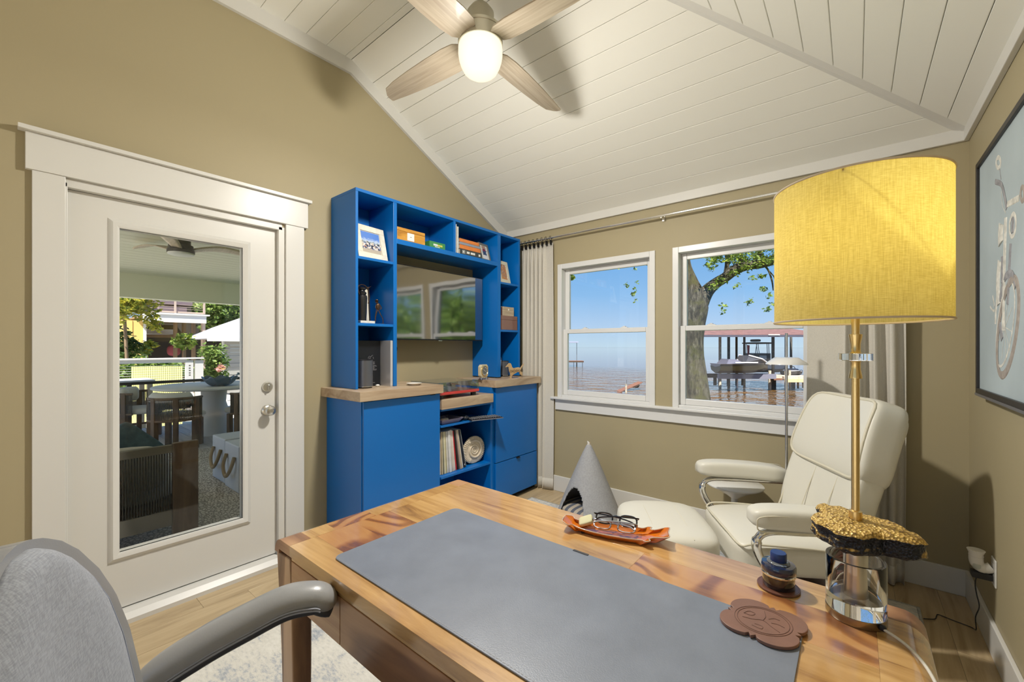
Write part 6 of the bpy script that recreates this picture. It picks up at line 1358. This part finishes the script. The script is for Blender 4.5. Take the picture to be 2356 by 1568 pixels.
# ---------------------------------------------------------------- yard
def xpart(name, u0, v0, u1, v1, x, d, mat, par, bev=0):
    um = max(290, min(550, (u0+u1)/2)); p, q = onx(u0, v0, x), onx(u1, v1, x); L = par.location; p.z = onx(um, v0, x).z; q.z = onx(um, v1, x).z
    return bx(name, (x-d-L.x, min(p.y, q.y)-L.y, min(p.z, q.z)-L.z, x-L.x, max(p.y, q.y)-L.y, max(p.z, q.z)-L.z), mat, par, bev)
m_yw = M('yard_white', (.62, .61, .59), .5)
gt = thing('garden_table', 'white-topped wooden garden table left beyond the porch railing', 'table', (-10.3, 1.15, -.6199)); MB().box(-.4, -.7, 1.30, .4, .62, 1.345).build('table_top', m_yw, gt)
for x, y in ((-.34, -.6), (.34, -.6), (-.34, .55), (.34, .55)): MB().box(x-.035, y-.035, 0, x+.035, y+.035, 1.30).build('leg', M('leg_tan', (.42, .36, .28), .7), gt)
for z in (.45, .85): MB().box(.30, -.56, z, .36, .50, z+.12).build('rail', MATS['leg_tan'], gt)
fn = thing('deck_rail', 'white deck rail with cable wires and a punched post', 'fence', (-12.0, 2.0, -.62))
xpart('top_cap', 200, 824, 470, 827.5, -11.96, .2, m_yw, fn); xpart('top_board', 200, 828, 430, 836, -12.0, .05, m_yw, fn); xpart('panel', 449, 828, 468, 925, -12.0, .08, m_yw, fn); xpart('punched_post', 427, 828, 445, 925, -11.99, .06, m_yw, fn)
for i, v in enumerate((839, 845, 850.5, 856, 861)): xpart('punched_mark', 434.5, v, 438.5, v+2.6, -11.988, .004, m_post, fn)
for v in (842, 847.5, 853, 858.5, 864, 869.5, 875, 880.5): xpart('wire', 200, v, 428, v+.9, -12.03, .008, m_yw, fn)
pk = thing('picket_fence', 'pale yellow picket fence behind the white deck rail', 'fence', (-12.9, 2.0, -.62)); mp = M('picket_yellow', (.70, .68, .28), .7)
for i in range(24):
    p = onx(305 + i*4.9, 842, -12.9); MB().box(-.02, p.y-2.0-.016, 0, 0, p.y-2.0+.016, p.z+.62).build('picket', mp, pk)
MB().box(-.05, -1.2, .3, -.02, .9, .38).build('rail', mp, pk)
# neighbour house
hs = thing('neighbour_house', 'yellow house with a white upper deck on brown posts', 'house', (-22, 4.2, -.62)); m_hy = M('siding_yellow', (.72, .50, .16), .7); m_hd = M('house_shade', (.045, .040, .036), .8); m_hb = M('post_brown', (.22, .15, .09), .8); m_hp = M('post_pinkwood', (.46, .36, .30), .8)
xpart('wall', 200, 736, 331, 850, -21.6, 3, m_hy, hs); xpart('corner_trim', 330, 737, 337, 850, -21.56, .2, m_yw, hs); xpart('batten', 304, 737, 305, 850, -21.58, .02, M('batten_yellow', (.55, .38, .12), .7), hs)
xpart('deck_fascia', 330, 723, 475, 741, -20, .15, m_yw, hs); xpart('deck_floor', 330, 727, 475, 731, -20.15, 5, m_hb, hs); xpart('deck_cap', 345, 720.5, 483, 724, -19.95, .3, m_yw, hs)
for u in (404, 470.5): xpart('rail_post', u-2, 688, u+2, 722, -20.05, .1, m_hp, hs)
for v, h_ in ((689.5, 3), (716, 3.5)): xpart('rail', 345, v, 472, v+h_, -20.08, .06, m_hp, hs)
for v in (695, 700, 705, 710): xpart('rail_wire', 345, v, 472, v+.7, -20.1, .01, m_hp, hs)
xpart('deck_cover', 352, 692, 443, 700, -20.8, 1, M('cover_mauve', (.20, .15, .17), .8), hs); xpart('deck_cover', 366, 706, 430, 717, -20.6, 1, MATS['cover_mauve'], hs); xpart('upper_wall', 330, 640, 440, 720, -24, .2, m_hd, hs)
for u, mt2, x in ((405, m_hb, -22), (425, m_hb, -22.6), (447, m_hb, -21.5), (469.5, m_hp, -20.1)): xpart('deck_post', u-3.2, 740, u+3.2, 905, x, .25, mt2, hs)
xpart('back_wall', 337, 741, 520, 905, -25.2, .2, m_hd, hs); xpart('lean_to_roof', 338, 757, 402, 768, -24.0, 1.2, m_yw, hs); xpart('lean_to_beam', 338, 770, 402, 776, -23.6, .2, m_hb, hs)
o = MB().rbox((0, 0, 0), (.15, .24, .24), 2.6, 6).build('patio_cushion', M('cushion_red', (.36, .08, .11), .8), None, smooth=60, loc=onx(400, 806, -23)); tag(o, 'red patio cushion under the neighbour deck', 'cushion')
ga = thing('garage', 'grey garage with a pale hipped roof at the right of the yard', 'garage', (-17.5, 6.2, -.62)); m_sd = M('siding_grey', (.34, .33, .30), .7)
p0 = onx(480, 778, -17); p1 = onx(600, 778, -17); pk_ = onx(590, 718, -19); L = ga.location
MB().add([Vector(v) - L for v in [(-17, p0.y, p0.z), (-17, p1.y+2.5, p0.z), (-21, p1.y+2.5, p0.z), (-21, p0.y, p0.z), (-19, pk_.y, pk_.z), (-19, p1.y+2, pk_.z)]], [(0,1,5,4), (1,2,5), (2,3,4,5), (3,0,4), (3,2,1,0)]).build('roof', M('roof_pale', (.33, .33, .35), .7), ga)
xpart('fascia', 479, 778.5, 640, 785, -16.98, .12, m_yw, ga); xpart('corner_trim', 512, 785, 516, 905, -17.3, .1, m_yw, ga)
for i in range(14): xpart('siding_board', 515, 785 + i*8.4, 660, 785 + i*8.4 + 8.0, -17.35 - .015*(i % 2), .12, m_sd, ga)
# greenery
ly = leafmat('yard_leaf_yellow', (.10, .16, .01), (.34, .34, .03), (.60, .52, .06)); lg_ = leafmat('yard_leaf_green', (.045, .10, .016), (.14, .24, .04), (.34, .42, .10)); ld = leafmat('yard_leaf_dark', (.02, .05, .010), (.06, .12, .02), (.16, .24, .05))
def bush(name, label, u, v, x, cs, size, mat, seed, group=None, cat='shrub', stem=None):
    b0 = onx(u, v, x); b0.z = -.62; t = thing(name, label, cat, b0, 0, group)
    if stem: 
        p = onx(stem[0], stem[1], x); wmb(MB().tube([b0, p], [stem[2], stem[2]*.7], 8), 'stem', m_hb, t)
    else: wmb(MB().tube([b0, b0 + Vector((0, .03, .5))], [.05, .03], 6), 'stem', m_hb, t)
    leaves('foliage', [(onx(a, b_, x + dx), r_, n) for a, b_, r_, n, dx in cs], size, mat, t, seed); return t
rnd = random.Random(12)
bush('yellow_tree', 'yellow-green tree at the upper left beyond the porch', 300, 900, -14, [(rnd.uniform(262, 350), rnd.uniform(640, 722), .30, 70, rnd.uniform(-.5, .5)) for _ in range(26)] + [(352, 742, .2, 40, 0), (340, 730, .25, 60, 0), (361, 748, .16, 30, 0)], .085, ly, 41, cat='tree', stem=(286, 720, .045))
bush('dark_shrub', 'dark leafy shrub in front of the yellow house wall', 300, 900, -14.5, [(rnd.uniform(275, 325), rnd.uniform(790, 822), .26, 60, rnd.uniform(-.3, .3)) for _ in range(10)] + [(282, 768, .2, 50, 0), (290, 782, .2, 40, 0)], .08, ld, 42)
bush('yellow_shrub', 'bright yellow-green shrub beside the white corner trim', 345, 900, -14.2, [(340, 796, .12, 30, 0), (350, 791, .12, 30, 0), (334, 803, .12, 30, 0)], .085, ly, 43)
bush('green_tree', 'tall green tree behind the garage roof', 520, 900, -24, [(rnd.uniform(478, 600), rnd.uniform(670, 760), .8, 150, rnd.uniform(-1, 1)) for _ in range(34)], .16, lg_, 44, cat='tree', stem=(520, 730, .2))
bush('background_tree', 'dark green tree behind the neighbour deck posts', 455, 900, -27, [(rnd.uniform(380, 500), rnd.uniform(690, 800), .9, 120, rnd.uniform(-1, 1)) for _ in range(22)], .18, ld, 45, cat='tree', stem=(455, 760, .2))
bush('papaya_plant', 'small umbrella-shaped papaya plant behind the deck rail', 424, 900, -15, [(424 + 17*math.cos(a), 788 + 7*math.sin(a)*1.0 - 3, .16, 26, 0) for a in [2*PI*i/9 for i in range(9)]] + [(424, 781, .22, 40, 0)], .085, leafmat('papaya_leaf', (.08, .16, .015), (.24, .34, .04), (.45, .52, .12)), 46, cat='plant', stem=(423, 795, .035))
bush('flowering_shrub', 'leafy green shrub between the deck rail and the garage', 492, 900, -14.8, [(rnd.uniform(470, 512), rnd.uniform(800, 845), .22, 60, rnd.uniform(-.2, .2)) for _ in range(14)] + [(rnd.uniform(474, 512), rnd.uniform(850, 878), .22, 60, rnd.uniform(-.2, .2)) for _ in range(8)], .07, lg_, 47)
bush('pink_flower', 'pink flowering plant in front of the garage wall', 508, 900, -13.8, [(506, 843, .10, 24, 0), (511, 847, .09, 20, 0), (503, 850, .07, 16, 0)], .05, leafmat('petal_pink', (.55, .22, .22), (.68, .36, .30), (.60, .40, .12)), 48, cat='flower')
bush('blue_plant', 'blue-green potted plant at the right edge of the porch table', 556, 900, -8.6, [(554, 858, .06, 26, 0), (560, 850, .05, 20, 0), (556, 876, .05, 20, 0)], .03, leafmat('blue_leaf', (.04, .10, .13), (.08, .17, .20), (.14, .25, .28)), 49, cat='plant')
bush('garden_hedge', 'low green hedge growing behind the yellow picket fence', 365, 900, -13.5, [(rnd.uniform(262, 440), rnd.uniform(838, 885), .24, 60, rnd.uniform(-.2, .2)) for _ in range(34)], .075, lg_, 51)
